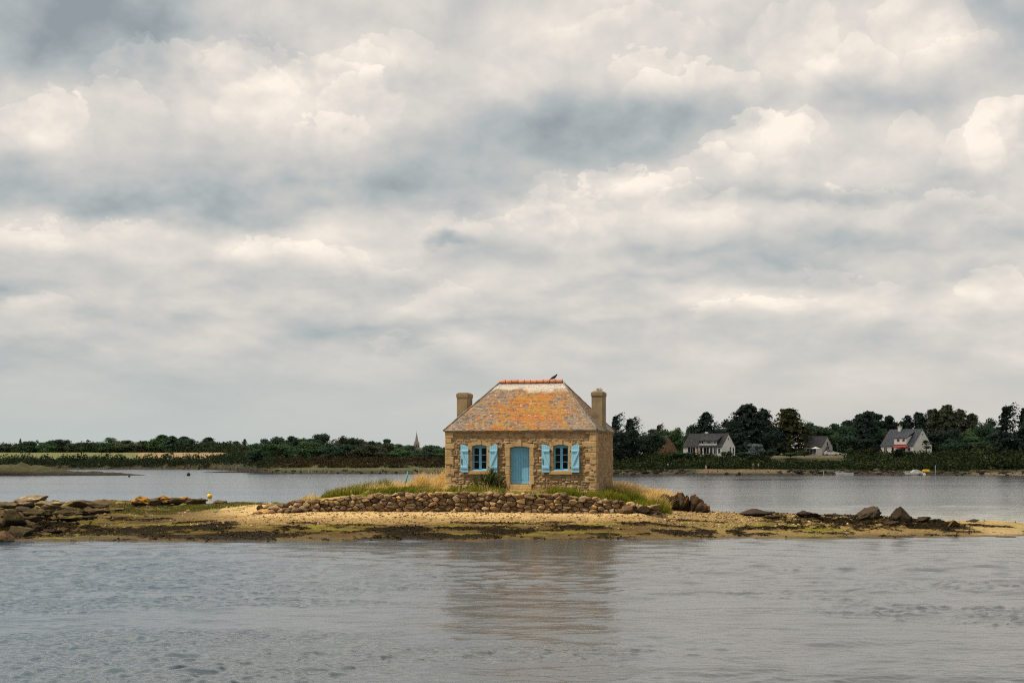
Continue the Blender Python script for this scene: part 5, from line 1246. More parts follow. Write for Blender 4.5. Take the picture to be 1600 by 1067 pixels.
def tree(name, px, ytop, wpx, D, kind, colour, label, group=None, var=0, ybase=None, rz=None, cat='tree'):
    g = fz(px, D) if ybase is None else H - (ybase - YH) / F * D
    zt = H - (ytop - YH) / F * D; hh = zt - g; w = wpx / F * D * {'broad': 1.2, 'pine': 1.2, 'conifer': 1.55, 'swept': 1.45, 'spruce': 1.5}[kind]
    me, tm, _ = proto(kind, colour, var)
    o = thing(name, label, cat, (XP(px, D), D, g), 0.0, group); rg = random.Random(int(px * 7 + ytop))
    for n, m in (('crown', me), ('trunk', tm)):
        c = bpy.data.objects.new(n, m); COL.objects.link(c); c.parent = o; c.scale = (w, w, hh); c.rotation_euler = (0, 0, 0 if kind == 'swept' else rg.uniform(0, 6.28))
    return o


def build_trees():
    # tree line behind the far fields (left); each counted from the left edge
    row = [(5, 692, 26, 'broad', 'light'), (22, 694, 26, 'broad', 'green'), (32, 684, 11, 'spruce', 'dark'), (49, 689, 20, 'broad', 'dark'), (70, 690, 24, 'broad', 'green'), (91, 684.5, 27, 'broad', 'dark'), (110, 692, 26, 'broad', 'light'),
           (128, 691, 22, 'broad', 'green'), (143, 690, 24, 'broad', 'light'), (157, 692, 22, 'broad', 'green'), (173, 682.5, 34, 'broad', 'green'), (194, 692, 24, 'broad', 'dark'), (207, 686.5, 32, 'broad', 'light'), (230, 687, 28, 'broad', 'dark'), (242, 685, 24, 'broad', 'green'), (254, 678.5, 26, 'conifer', 'green'),
           (269, 680.5, 22, 'conifer', 'dark'), (287, 681, 24, 'conifer', 'dark'), (306, 685, 24, 'broad', 'dark'), (326, 682.5, 22, 'conifer', 'dark'), (338, 689, 22, 'broad', 'green'), (349, 690, 22, 'broad', 'dark'), (368, 689, 26, 'broad', 'dark'), (382, 684.5, 16, 'spruce', 'dark'), (393, 698, 24, 'broad', 'green')]
    cnt = {}
    desc = {('broad', 'green'): 'round green tree', ('broad', 'light'): 'pale round tree', ('broad', 'dark'): 'round dark tree', ('spruce', 'dark'): 'thin spiky conifer', ('conifer', 'green'): 'pointed green tree', ('conifer', 'dark'): 'pointed dark conifer'}
    nm = {'broad': 'broadleaf_tree', 'pine': 'pine_tree', 'conifer': 'conifer_tree', 'swept': 'cypress_tree', 'spruce': 'spruce_tree'}
    rg = random.Random(12)
    for i, (px, yt, w, k, c) in enumerate(row):
        n = cnt.get((k, c), 0); cnt[(k, c)] = n + 1
        tree(nm[k], px, yt, w * (1.6 if k != 'spruce' else 1.2), 985 + rg.uniform(-14, 14), k, c, f'{ORD[n]} {desc[(k, c)]} from the left in the row behind the far fields', 'trees behind the far fields', i % 4, 712)
    # the wood left of the cottage: back row of crowns against the sky
    row = [(400, 690, 22, 'broad', 'green'), (416, 683.5, 30, 'broad', 'dark'), (436, 682, 32, 'broad', 'dark'), (455, 677.5, 28, 'pine', 'dark'), (470, 681, 26, 'broad', 'dark'), (483, 675, 30, 'pine', 'dark'), (503, 677, 32, 'broad', 'dark'), (524, 680, 32, 'broad', 'brown'), (545, 681, 32, 'broad', 'dark'),
           (566, 684, 30, 'broad', 'brown'), (584, 682.5, 26, 'pine', 'dark'), (604, 682.5, 28, 'pine', 'dark'), (600, 691, 30, 'broad', 'brown'), (620, 692, 32, 'broad', 'green'), (641, 695, 26, 'broad', 'dark'), (658, 697, 26, 'broad', 'green'), (676, 693, 26, 'broad', 'dark'), (694, 697, 24, 'broad', 'green'), (712, 694, 28, 'broad', 'green')]
    desc.update({('pine', 'dark'): 'dark pine with open crown', ('broad', 'brown'): 'brownish round tree'}); cnt = {}
    for i, (px, yt, w, k, c) in enumerate(row):
        n = cnt.get((k, c), 0); cnt[(k, c)] = n + 1
        tree(nm[k], px, yt, w * 1.25, 585 + rg.uniform(-15, 15), k, c, f'{ORD[n]} {desc[(k, c)]} from the left against the sky in the left wood', 'back row of the left wood', (i * 3 + 1) % 4, 722)
    row = [(405, 697, 30, 'dark'), (428, 691, 38, 'green'), (455, 692, 38, 'green'), (482, 689, 40, 'green'), (510, 692, 40, 'dark'), (538, 693, 40, 'dark'), (566, 694, 40, 'brown'), (592, 697, 36, 'brown'), (618, 701, 32, 'green'), (642, 702, 30, 'green'), (664, 702, 30, 'dark'), (688, 700, 30, 'green')]
    cnt = {}
    for i, (px, yt, w, c) in enumerate(row):
        n = cnt.get(c, 0); cnt[c] = n + 1
        tree('broadleaf_tree', px, yt, w * 1.25, 530 + rg.uniform(-6, 6), 'broad', c, f'{ORD[n]} {desc[("broad", c)]} from the left in the front row of the left wood', 'front row of the left wood', i % 4, 723)
    # the right bank
    T = tree
    T('cypress_tree', 962, 644, 40, 452, 'swept', 'black', 'left plume of the dark windswept cypress just right of the cottage', None, 0, 716)
    T('cypress_tree', 984, 649, 46, 447, 'swept', 'black', 'right hand windswept cypress of the pair beside the cottage', None, 1, 716)
    T('broadleaf_tree', 1012, 668, 50, 455, 'broad', 'dark', 'round dark tree between the windswept cypresses and the brown gable', None, 0, 716)
    T('broadleaf_tree', 975, 668, 52, 444, 'broad', 'black', 'black bushy tree at the foot of the windswept cypresses', None, 1, 722)
    T('cypress_tree', 1029, 660, 24, 520, 'swept', 'brown', 'small windswept crown above the brown gable', None, 2, 712)
    for i, (px, yt, w, c, l) in enumerate([(1046, 667, 30, 'green', 'first pale green tree behind the gap left of the long white house'), (1064, 667, 30, 'green', 'second pale green tree behind the gap left of the long white house'), (1082, 668, 30, 'dark', 'third tree behind the gap, at the roof of the long white house')]):
        T('broadleaf_tree', px, yt, w * 1.2, 640, 'broad', c, l, None, i + 1, 716)
    T('conifer_tree', 1103, 643, 44, 482, 'conifer', 'black', 'dark pointed conifer behind the long white house', None, 0, 712)
    T('broadleaf_tree', 1130, 664, 40, 486, 'broad', 'black', 'low dark tree between the pointed conifer and the tallest conifer', None, 2, 712)
    T('conifer_tree', 1166, 630, 74, 480, 'conifer', 'black', 'tallest black conifer right of the long white house', None, 1, 714)
    T('conifer_tree', 1193, 637, 50, 488, 'conifer', 'black', 'right shoulder conifer beside the tallest black conifer', None, 4, 714)
    T('broadleaf_tree', 1150, 655, 48, 478, 'broad', 'black', 'dark bushy tree at the left foot of the tallest conifer', None, 3, 714)
    T('conifer_tree', 1233, 637, 74, 478, 'conifer', 'olive', 'broad brownish conifer left of the small grey house', None, 2, 713)
    T('broadleaf_tree', 1212, 662, 50, 474, 'broad', 'black', 'dark tree between the tallest and the brownish conifers', None, 0, 713)
    T('broadleaf_tree', 1278, 662, 44, 500, 'broad', 'dark', 'dark round tree right behind the small grey house', None, 1, 711)
    T('broadleaf_tree', 1308, 668, 42, 500, 'broad', 'green', 'green tree to the right of the small grey house gable', None, 2, 711)
    T('pine_tree', 1336, 640, 62, 520, 'pine', 'black', 'left half of the wide umbrella pine crown', None, 0, 708)
    T('pine_tree', 1362, 633, 72, 524, 'pine', 'black', 'tall wide umbrella pine left of the white gabled house', None, 1, 708)
    T('pine_tree', 1388, 644, 44, 520, 'pine', 'black', 'right arm of the umbrella pines, over the white chimney', None, 2, 708)
    T('conifer_tree', 1351, 645, 54, 492, 'conifer', 'black', 'dark conifer standing in front of the umbrella pines', None, 3, 712)
    T('broadleaf_tree', 1325, 664, 50, 486, 'broad', 'dark', 'round dark tree under the left umbrella pine', None, 3, 712)
    T('broadleaf_tree', 1375, 662, 52, 494, 'broad', 'dark', 'round dark tree behind the roof of the white gabled house', None, 0, 712)
    T('broadleaf_tree', 1345, 682, 46, 474, 'broad', 'black', 'low black tree left of the white gabled house', None, 1, 712)
    for i, (px, yt, w, l) in enumerate([(1418, 648, 26, 'slim dark conifer over the ridge of the white gabled house'), (1436, 643, 34, 'second dark conifer behind the white gabled house ridge'), (1458, 638, 40, 'third dark conifer, right behind the white gable peak'), (1479, 631, 46, 'tallest spiky conifer of the group behind the white gable'),
                                        (1500, 638, 40, 'spiky conifer right of the tallest of the white gable group'), (1518, 645, 34, 'last spiky conifer at the right of the white gable group')]):
        T('conifer_tree', px, yt, w * 1.15, 520, 'conifer', 'brown' if i > 1 else 'black', l, None, i % 5, 708)
    for i, (px, yt, w, c, l) in enumerate([(1470, 668, 56, 'black', 'black tree mass behind the right edge of the white gable'), (1512, 668, 54, 'green', 'large green round tree right of the white gabled house'), (1540, 664, 46, 'dark', 'dark round tree between the green tree and tall cypresses'), (1492, 684, 40, 'dark', 'low dark tree at the left foot of the large green tree'), (1536, 686, 48, 'dark', 'low dark tree at the right foot of the large green tree'),
                                           (1580, 676, 70, 'black', 'black mass at the foot of the tall right cypresses'), (1608, 680, 60, 'black', 'black tree at the right edge of the far bank')]):
        T('broadleaf_tree', px, yt, w * 1.15, 478 - (8 if yt > 674 else 0), 'broad', c, l, None, (i + 1) % 4, 718)
    T('cypress_tree', 1572, 627, 60, 440, 'swept', 'black', 'tall windswept cypress, left of two at the right edge', None, 3, 722)
    T('cypress_tree', 1602, 629, 56, 438, 'swept', 'black', 'tall windswept cypress cut by the right edge', None, 0, 722)
    for px, yt, w, D_, c, l in [(1268, 657, 46, 540, 'dark', 'tall round tree behind the small grey house, left of its gable'), (1296, 659, 44, 545, 'dark', 'round tree behind the small grey house, right of its gable'), (1404, 655, 40, 540, 'black', 'round tree between the umbrella pines and the white chimney'),
                                (1122, 654, 46, 520, 'black', 'round tree between the pointed conifer and the tallest conifer'), (1538, 652, 44, 525, 'dark', 'round tree behind the last spiky conifer at right'), (1552, 660, 44, 500, 'dark', 'round tree at the left foot of the tall right cypresses'), (1085, 660, 36, 520, 'dark', 'round tree just left of the pointed conifer')]:
        T('broadleaf_tree', px, yt, w, D_, 'broad', c, l, None, int(px) % 4, 712)
    # garden bushes that can be told apart
    B = lambda px, yt, yb, w, c, l, v=0, D=440: T('garden_bush', px, yt, w, D, 'broad', c, l, None, v, yb, cat='bush')
    B(1180.5, 691.5, 712, 27, 'silver', 'silvery grey bush right of the long white house', 1, 436)
    B(1205, 700, 713, 18, 'dark', 'dark clipped bush right of the silvery bush', 2); B(1140, 704.5, 712, 13, 'dark', 'round dark bush at the gable of the long white house', 3)
    B(1130, 705, 712, 11, 'green', 'pale green bush before the long white house terrace', 1); B(1160, 705, 714, 24, 'dark', 'dark bush left of the silvery bush', 0)
    B(1060, 704, 716, 26, 'green', 'green hedge bush left of the long white house', 0); B(1078, 706, 716, 24, 'dark', 'dark hedge bush under the left end of the long white house', 1)
    B(1235, 706, 713, 32, 'green', 'long low green bush left of the small grey house', 2); B(1257, 704, 712, 18, 'dark', 'dark bush at the left wall of the small grey house', 3)
    B(1405, 700.5, 711, 18, 'black', 'dark bush under the red awning', 1); B(1422, 704, 711, 12, 'black', 'small dark bush at the foot of the white gable', 2)
    B(1328, 699, 708, 10, 'green', 'small round green bush between the two right houses', 0); B(1360, 700, 711, 18, 'olive', 'yellowish bush left of the white gabled house', 3)


build_trees()


def scrub(name, label, cols, spec, seed):
    """a belt of low scrub too dense to count"""
    rng = np.random.default_rng(seed); Vs, Qs, b = [], [], 0; R_ = []
    for (pa, pb, n, o0, o1, h0, h1, wf) in spec:
        px = rng.uniform(pa, pb, n); off = rng.uniform(o0, o1, n); D = t_shore(px) + off; g = far_np(px, D); hh = rng.uniform(h0, h1, n); ww = hh * rng.uniform(0.7, 1.5, n) * wf
        m = 70; d = rng.normal(size=(n, m, 3)); d /= np.linalg.norm(d, axis=2)[..., None]; d[..., 2] = np.abs(d[..., 2]) * rng.uniform(0.7, 1.15, (n, m)); d[..., :2] *= rng.uniform(0.7, 1.1, (n, m, 1))
        c = np.stack([XP(px, D), D, g - 0.25], -1)[:, None] + d * np.stack([ww, ww, hh], -1)[:, None]
        V, Q = leaf_quads(c.reshape(-1, 3), np.repeat(0.10 + hh * 0.11, m), rng, d.reshape(-1, 3), 0.3); Vs.append(V); Qs.append(Q + b); b += len(V); R_.append(np.repeat(np.clip(np.repeat(rng.random(n), m) * 0.7 + 0.3 * rng.random(n * m), 0, 1), 4))
    return stuff(mesh_np(name, np.concatenate(Vs), np.concatenate(Qs), leafmat(name + '_leaves_%d' % seed, cols, 0.8, 0.1), attrs={'stone': np.concatenate(R_)}), label, 'scrub')


def build_scrub():
    scrub('hedgerow', 'dense dark hedgerow between the far fields and the water', [(0, (0.018, 0.032, 0.018)), (0.5, (0.035, 0.055, 0.025)), (0.8, (0.05, 0.065, 0.03)), (1, (0.075, 0.06, 0.03))],
          [(-120, 335, 420, 8, 32, 1.2, 2.8, 1.4), (-120, 335, 36, 16, 32, 3.2, 4.8, 0.9), (-120, 335, 160, 4, 12, 1.2, 2.2, 1.3), (330, 430, 170, 14, 60, 1.2, 2.8, 1.3), (335, 430, 14, 30, 60, 3.0, 4.5, 0.9), (225, 320, 4, 40, 70, 3.0, 4.5, 0.9), (-80, 430, 260, 212, 240, 3.0, 7.5, 1.3)], 3)
    scrub('heath_scrub', 'brown and green heath scrub in front of the left wood', [(0, (0.03, 0.028, 0.014)), (0.4, (0.06, 0.045, 0.022)), (0.75, (0.085, 0.062, 0.028)), (1, (0.06, 0.075, 0.025))],
          [(400, 720, 480, 14, 40, 0.6, 1.5, 1.5), (430, 720, 60, 26, 44, 1.2, 2.2, 1.2)], 5)
    scrub('bank_scrub', 'dark scrub covering the right bank below the houses', [(0, (0.020, 0.034, 0.014)), (0.45, (0.038, 0.058, 0.022)), (0.8, (0.064, 0.078, 0.028)), (1, (0.12, 0.10, 0.045))],
          [(955, 1060, 150, 9, 34, 0.8, 2.0, 1.2), (1060, 1198, 250, 11, 27, 1.0, 2.4, 1.1), (1195, 1330, 230, 11, 20, 0.9, 1.9, 1.1), (1330, 1540, 420, 7, 33, 0.9, 2.4, 1.3), (1530, 1680, 200, 10, 36, 1.5, 4.0, 1.1), (1040, 1330, 90, 9, 13, 0.6, 1.4, 1.3), (955, 1040, 60, 3, 12, 0.4, 0.9, 1.3)], 7)
    scrub('woodland', 'far wood closing the view behind the cottage and beyond both edges', [(0, (0.020, 0.036, 0.020)), (0.5, (0.038, 0.060, 0.028)), (1, (0.065, 0.085, 0.036))],
          [(718, 950, 150, 40, 90, 3.5, 6.0, 0.9), (-690, -90, 160, 210, 240, 4.0, 8.0, 1.2), (1670, 2280, 220, 40, 90, 5.0, 9.0, 0.9)], 9)
    scrub('heath_scrub', 'low scrub along the bank hidden behind the cottage and beyond the edges', [(0, (0.03, 0.034, 0.016)), (0.5, (0.055, 0.055, 0.024)), (1, (0.08, 0.075, 0.03))], [(718, 955, 200, 9, 40, 0.7, 1.8, 1.3), (-690, -110, 200, 6, 32, 1.2, 2.8, 1.4), (1670, 2280, 260, 6, 34, 1.0, 3.0, 1.3)], 11)
    # dark shore stones along the far waterline, past counting
    rng = np.random.default_rng(31); Vs, Fs, b, R_ = [], [], 0, []; pro = [rock_mesh((1, 1, 1), 600 + i, 8, 0.08, 1) for i in range(6)]
    for (pa, pb, n, o0, o1, s0, s1) in [(955, 1640, 420, -1.5, 7, 0.25, 1.1), (1200, 1420, 160, 1, 7, 0.3, 0.9), (400, 720, 200, -1, 5, 0.2, 0.8), (-100, 400, 160, -1, 4, 0.3, 1.0)]:
        for k in range(n):
            px = rng.uniform(pa, pb); 
            if 1085 < px < 1235 and rng.random() < 0.75: continue
            D = float(t_shore(px)) + rng.uniform(o0, o1); s = s0 + (s1 - s0) * rng.random() ** 3; v, f = pro[rng.integers(6)]
            Vs.append(v * np.array([s * rng.uniform(0.9, 2.2), s, s * 0.75]) + np.array([XP(px, D), D, fz(px, D) - 0.1])); Fs.append(f + b); b += len(v); R_.append(np.full(len(v), rng.random()))
    stuff(mesh_np('shore_stones', np.concatenate(Vs), np.concatenate(Fs), leafmat('shore_stone', [(0, (0.03, 0.025, 0.018)), (0.6, (0.075, 0.058, 0.042)), (0.9, (0.15, 0.12, 0.09)), (1, (0.30, 0.26, 0.21))], 0.9, 0.0), attrs={'stone': np.concatenate(R_)}), 'dark stones strewn along the far waterline', 'stones')


build_scrub()

# ------------------------------------------------------------------ far houses, church, boats, people
M_WHITE = mottled('white_render', [(0.3, (0.72, 0.69, 0.63)), (0.6, (0.84, 0.81, 0.75)), (0.8, (0.88, 0.85, 0.80))], 0.8, 0.85, 6, which='Object')
M_SLATE = mottled('far_slate', [(0.3, (0.024, 0.024, 0.028)), (0.55, (0.036, 0.035, 0.039)), (0.75, (0.052, 0.050, 0.053))], 1.4, 0.7, 7)
M_GLASSF = material('far_glass', (0.012, 0.014, 0.018), 0.08, None, 0.5)
M_FRAMEW = material('white_window_frame', (0.72, 0.71, 0.69), 0.6)
M_WOOD = mottled('weathered_boards', [(0.35, (0.17, 0.10, 0.055)), (0.65, (0.27, 0.165, 0.09))], 1.5, 0.9)


def far_house(name, label, corner_px, ybase, D, th, W, L, eave, ridge, wallm, roofm):
    """front right corner at corner_px; returns the Empty: x along the front from the left corner, y into the house"""
    c = P(corner_px, ybase, D); t = Vector((math.cos(th), -math.sin(th), 0)); o = thing(name, label, 'house', c - t * W, -th)
    w = MB(); w.add([(0, 0, -1.5), (W, 0, -1.5), (W, L, -1.5), (0, L, -1.5), (0, 0, eave), (W, 0, eave), (W, L, eave), (0, L, eave), (W, L / 2, ridge), (0, L / 2, ridge)], [(0, 1, 5, 4), (1, 2, 6, 8, 5), (2, 3, 7, 6), (3, 0, 4, 9, 7)])
    w.build('wall', wallm, o); ov = 0.3; k = (ridge - eave) / (L / 2)
    r = MB()
    for s in (0, 1):
        y0, y1 = (-ov, L / 2) if s == 0 else (L + ov, L / 2); z0 = eave - ov * k + 0.05; z1 = ridge + 0.05
        vs = [(-ov * .6, y0, z0), (W + ov * .6, y0, z0), (W + ov * .6, y1, z1), (-ov * .6, y1, z1)]; vs += [(x, y, z + 0.16) for x, y, z in vs]
        r.add(vs, [(3, 2, 1, 0), (4, 5, 6, 7), (0, 1, 5, 4), (1, 2, 6, 5), (2, 3, 7, 6), (3, 0, 4, 7)])
    return o, r.build('roof', roofm, o), k


def win(o, x, z, w, h, front=True, W=0, y=0.0, bars=1, frame=M_FRAMEW, name='window'):
    f = MB(); p = MB(); fr = 0.09; n = bars + 1
    def bx(m, a, b, y0, y1, c, d):
        if front: m.box(a, b, y0, y1, c, d)
        else: m.box(W - y1, W - y0, a, b, c, d)
    bx(f, x, x + w, y - 0.06, y - 0.002, z, z + fr); bx(f, x, x + w, y - 0.06, y - 0.002, z + h - fr, z + h)
    for k in range(n + 1): xx = x + (w - fr) * k / n; bx(f, xx, xx + fr, y - 0.06, y - 0.002, z + fr, z + h - fr)
    wo = f.build(name, frame, o); bx(p, x + 0.02, x + w - 0.02, y - 0.03, y - 0.004, z + 0.02, z + h - 0.02); p.build('pane', M_GLASSF, wo)


def build_far_houses():
    # long white house with a broad dormer
    o, rf, k = far_house('villa', 'long white house with a grey slate roof and wide dormer on the right bank', 1128, 710, 450, R(36), 13.0, 8.2, 2.35, 6.1, M_WHITE, M_SLATE)
    win(o, 1.6, 0.5, 2.6, 1.6, bars=2, name='garage_door'); win(o, 5.7, 0.0, 0.9, 2.1, bars=0, name='glass_door'); win(o, 6.9, 0.1, 1.9, 2.0, bars=1)
    win(o, 9.0, 0.0, 1.0, 2.1, bars=0, name='glass_door'); win(o, 10.2, 0.1, 1.2, 2.0, bars=1); win(o, 11.7, 0.3, 0.8, 1.6, bars=0)
    win(o, 4.7, 0.6, 0.8, 1.7, False, 13.0, bars=0); win(o, 6.6, 0.0, 0.9, 2.1, False, 13.0, bars=0, name='glass_door'); win(o, 3.6, 4.2, 0.6, 0.8, False, 13.0, bars=0)
    d = MB(); d.add([(5.2, 0.35, 2.75), (11.2, 0.35, 2.75), (11.2, 0.35, 4.15), (5.2, 0.35, 4.15), (5.2, 3.4, 4.9), (11.2, 3.4, 4.9), (5.2, 3.4, 2.75), (11.2, 3.4, 2.75)], [(0, 1, 2, 3), (1, 7, 5, 2), (6, 0, 3, 4)]); dm = d.build('dormer', M_SLATE, o)
    q = MB(); q.box(5.18, 11.22, 0.24, 0.348, 2.70, 3.12); q.build('dormer_sill', M_FRAMEW, dm)
    for x, w in ((5.5, 1.2), (7.0, 0.7), (7.9, 1.3), (9.4, 0.6), (10.1, 0.95)): win(dm, x, 3.14, w, 0.92, bars=1, y=0.345)
    q = MB(); q.add([(4.9, 0.05, 4.05), (11.5, 0.05, 4.05), (11.5, 3.6, 5.62), (4.9, 3.6, 5.62)] + [(4.9, 0.05, 4.2), (11.5, 0.05, 4.2), (11.5, 3.6, 5.77), (4.9, 3.6, 5.77)], [(3, 2, 1, 0), (4, 5, 6, 7), (0, 1, 5, 4), (1, 2, 6, 5), (2, 3, 7, 6), (3, 0, 4, 7)]); q.build('dormer_roof', M_SLATE, dm)
    c = MB(); c.box(4.9, 5.7, 4.4, 5.1, 5.2, 6.75, 0.03); c.build('chimney', M_WHITE, rf)
    pp = MB(); pp.tube([(5.5, -0.25, 0.0), (5.5, -0.25, 2.2)], 0.09, 6); pp.build('porch_post', M_FRAMEW, o)
    st = MB(); st.box(4.6, 5.5, -0.10, -0.003, 0.0, 2.2, 0.01); st.build('stone_pier', M_WOOD, o)
    # small grey house with outside stair
    o, rf, k = far_house('cottage', 'small grey house with an outside stair on its gable', 1284.5, 711, 470, R(42), 6.4, 6.2, 2.7, 5.7, mottled('grey_render', [(0.35, (0.42, 0.40, 0.38)), (0.7, (0.55, 0.53, 0.50))], 0.8, 0.9), M_SLATE)
    win(o, 2.6, 2.7, 0.9, 1.5, False, 6.4, bars=0, name='door'); win(o, 4.2, 0.0, 0.8, 2.0, False, 6.4, bars=0, name='door'); win(o, 1.0, 0.2, 3.4, 1.9, bars=2, name='glass_door')
    s = MB()
    for i in range(11): s.box(6.45, 7.3, 0.1 + i * 0.24, 0.36 + i * 0.24, 0.05 + i * 0.235, 0.13 + i * 0.235)
    s.box(6.45, 7.35, 2.74, 3.8, 2.56, 2.66); s.tube([(7.3, 0.1, 0.9), (7.3, 2.7, 3.5), (7.3, 3.8, 3.5)], 0.05, 5)
    for i in range(6): s.tube([(7.3, 0.2 + i * 0.5, 0.1 + i * 0.49), (7.3, 0.2 + i * 0.5, 1.0 + i * 0.49)], 0.035, 5)
    s.add([(7.31, 0.0, -0.1), (7.31, 2.75, 2.6), (7.31, 2.75, 2.3), (7.31, 0.3, -0.1)], [(0, 1, 2, 3)]); s.build('outside_stair', material('stair_steel', (0.05, 0.055, 0.07), 0.6), o)
    # white gabled house
    o, rf, k = far_house('villa', 'white gabled house with blue grey slate roof, red awning and white dormer', 1427, 709, 460, R(56), 12.8, 8.2, 2.55, 7.4, M_WHITE, mottled('blue_slate', [(0.3, (0.032, 0.038, 0.052)), (0.6, (0.048, 0.055, 0.074))], 1.2, 0.6))
    d = MB(); d.add([(5.4, -0.1, 2.9), (10.2, -0.1, 2.9), (10.2, -0.1, 4.75), (5.4, -0.1, 4.75), (5.4, 3.2, 5.9), (10.2, 3.2, 5.9), (5.4, 3.2, 2.9), (10.2, 3.2, 2.9)], [(0, 1, 2, 3), (1, 7, 5, 2), (6, 0, 3, 4), (0, 6, 7, 1)]); dm = d.build('dormer', M_WHITE, o)
    q = MB(); q.add([(5.1, -0.4, 4.72), (10.5, -0.4, 4.72), (10.5, 3.5, 6.75), (5.1, 3.5, 6.75)] + [(5.1, -0.4, 4.88), (10.5, -0.4, 4.88), (10.5, 3.5, 6.91), (5.1, 3.5, 6.91)], [(3, 2, 1, 0), (4, 5, 6, 7), (0, 1, 5, 4), (1, 2, 6, 5), (2, 3, 7, 6), (3, 0, 4, 7)]); q.build('dormer_roof', bpy.data.materials['blue_slate'], dm)
    beige = material('blind_beige', (0.42, 0.34, 0.26), 0.8)
    for x in (6.5, 8.6): win(dm, x, 3.7, 1.1, 0.9, bars=0, y=-0.1)
    win(o, 4.3, 0.2, 1.0, 2.0, bars=0, name='glass_door'); win(o, 8.0, 0.0, 1.8, 2.1, bars=1, name='glass_door'); win(o, 1.3, 0.1, 1.2, 2.0, bars=1, name='glass_door'); win(o, 10.6, 0.7, 1.2, 1.2, bars=1)
    for z, w, h in ((5.55, 0.55, 0.65), (4.2, 0.9, 0.22), (2.7, 0.55, 0.6)): win(o, 3.8, z, w, h, False, 12.8, bars=0)
    red = material('awning_red', (0.55, 0.055, 0.06), 0.7); aw = MB(); aw.add([(6.2, -0.02, 2.55), (11.4, -0.02, 2.55), (11.4, -1.7, 2.1), (6.2, -1.7, 2.1), (6.2, -1.7, 1.86), (11.4, -1.7, 1.86), (6.2, -0.02, 2.60), (11.4, -0.02, 2.60), (11.4, -1.72, 2.15), (6.2, -1.72, 2.15)], [(0, 1, 2, 3), (9, 8, 7, 6), (8, 9, 4, 5)]); aw.build('awning', red, o)
    c = MB(); c.box(3.6, 4.6, 3.5, 4.3, 6.0, 8.3, 0.03); c.box(3.5, 4.7, 3.4, 4.4, 8.3, 8.45); ch = c.build('chimney', M_WHITE, rf); pt = MB(); pt.tube([(4.1, 3.9, 8.45), (4.1, 3.9, 9.1)], [0.22, 0.17], 8); pt.build('chimney_pot', material('chimney_pot', (0.45, 0.16, 0.07), 0.8), ch)
    # brown gable between the trees
    o, rf, k = far_house('barn', 'brown boarded gable half hidden behind trees right of the cypresses', 1030, 716, 462, R(60), 6.0, 6.6, 2.7, 6.7, M_WOOD, M_SLATE)
    win(o, 4.6, 0.2, 0.9, 2.0, False, 6.0, bars=0, name='door', frame=M_WOOD); win(o, 1.2, 3.2, 0.7, 0.5, False, 6.0, bars=0)
    # church beyond the left wood
    D = 1500; base = Vector((XP(651, D), D, 9)); o = thing('church', 'distant church with slim pale spire above the left wood', 'church', base, R(20))
    stn = mottled('church_stone', [(0.35, (0.25, 0.205, 0.18)), (0.7, (0.35, 0.295, 0.265))], 0.4, 0.9)
    m = MB(); m.box(-2.3, 2.3, -2.3, 2.3, -6, 12.5, 0.1); tw = m.build('tower', stn, o)
    for x in (-1.0, 1.0): q = MB(); q.box(x - 0.45, x + 0.45, -2.4, -2.305, 8.6, 11.4); q.build('louvre', material('louvre_dark', (0.05, 0.045, 0.04), 0.8), tw)
    sp = MB(); n = 8; sp.add([(2.15 * math.cos(i * 2 * math.pi / n + .39), 2.15 * math.sin(i * 2 * math.pi / n + .39), 12.5) for i in range(n)] + [(0.12 * math.cos(i * 2 * math.pi / n + .39), 0.12 * math.sin(i * 2 * math.pi / n + .39), 23.5) for i in range(n)], [(i, (i + 1) % n, n + (i + 1) % n, n + i) for i in range(n)]); spo = sp.build('spire', stn, o)
    for sx in (-1, 1):
        for sy in (-1, 1): q = MB(); q.add([(sx * 1.8 + a, sy * 1.8 + b_, 12.5) for a, b_ in ((-.4, -.4), (.4, -.4), (.4, .4), (-.4, .4))] + [(sx * 1.8, sy * 1.8, 15.6)], [(0, 1, 4), (1, 2, 4), (2, 3, 4), (3, 0, 4)]); q.build('pinnacle', stn, tw)
    cr = MB(); cr.tube([(0, 0, 23.4), (0, 0, 25.2)], 0.07, 5); cr.tube([(-0.5, 0, 24.5), (0.5, 0, 24.5)], 0.06, 5); cr.build('cross', M_IRON, spo)
    nv = MB(); nv.box(2.3, 17, -4, 4, -6, 5.0); nv.build('nave', stn, o); nr = MB(); nr.add([(2.3, -4.4, 5), (17, -4.4, 5), (17, 4.4, 5), (2.3, 4.4, 5), (2.3, 0, 9.0), (17, 0, 9.0)], [(0, 1, 5, 4), (2, 3, 4, 5), (1, 2, 5), (3, 0, 4)]); nr.build('nave_roof', mottled('pale_slate', [(0.3, (0.28, 0.28, 0.29)), (0.7, (0.36, 0.36, 0.37))], 0.5, 0.8), o)


build_far_houses()


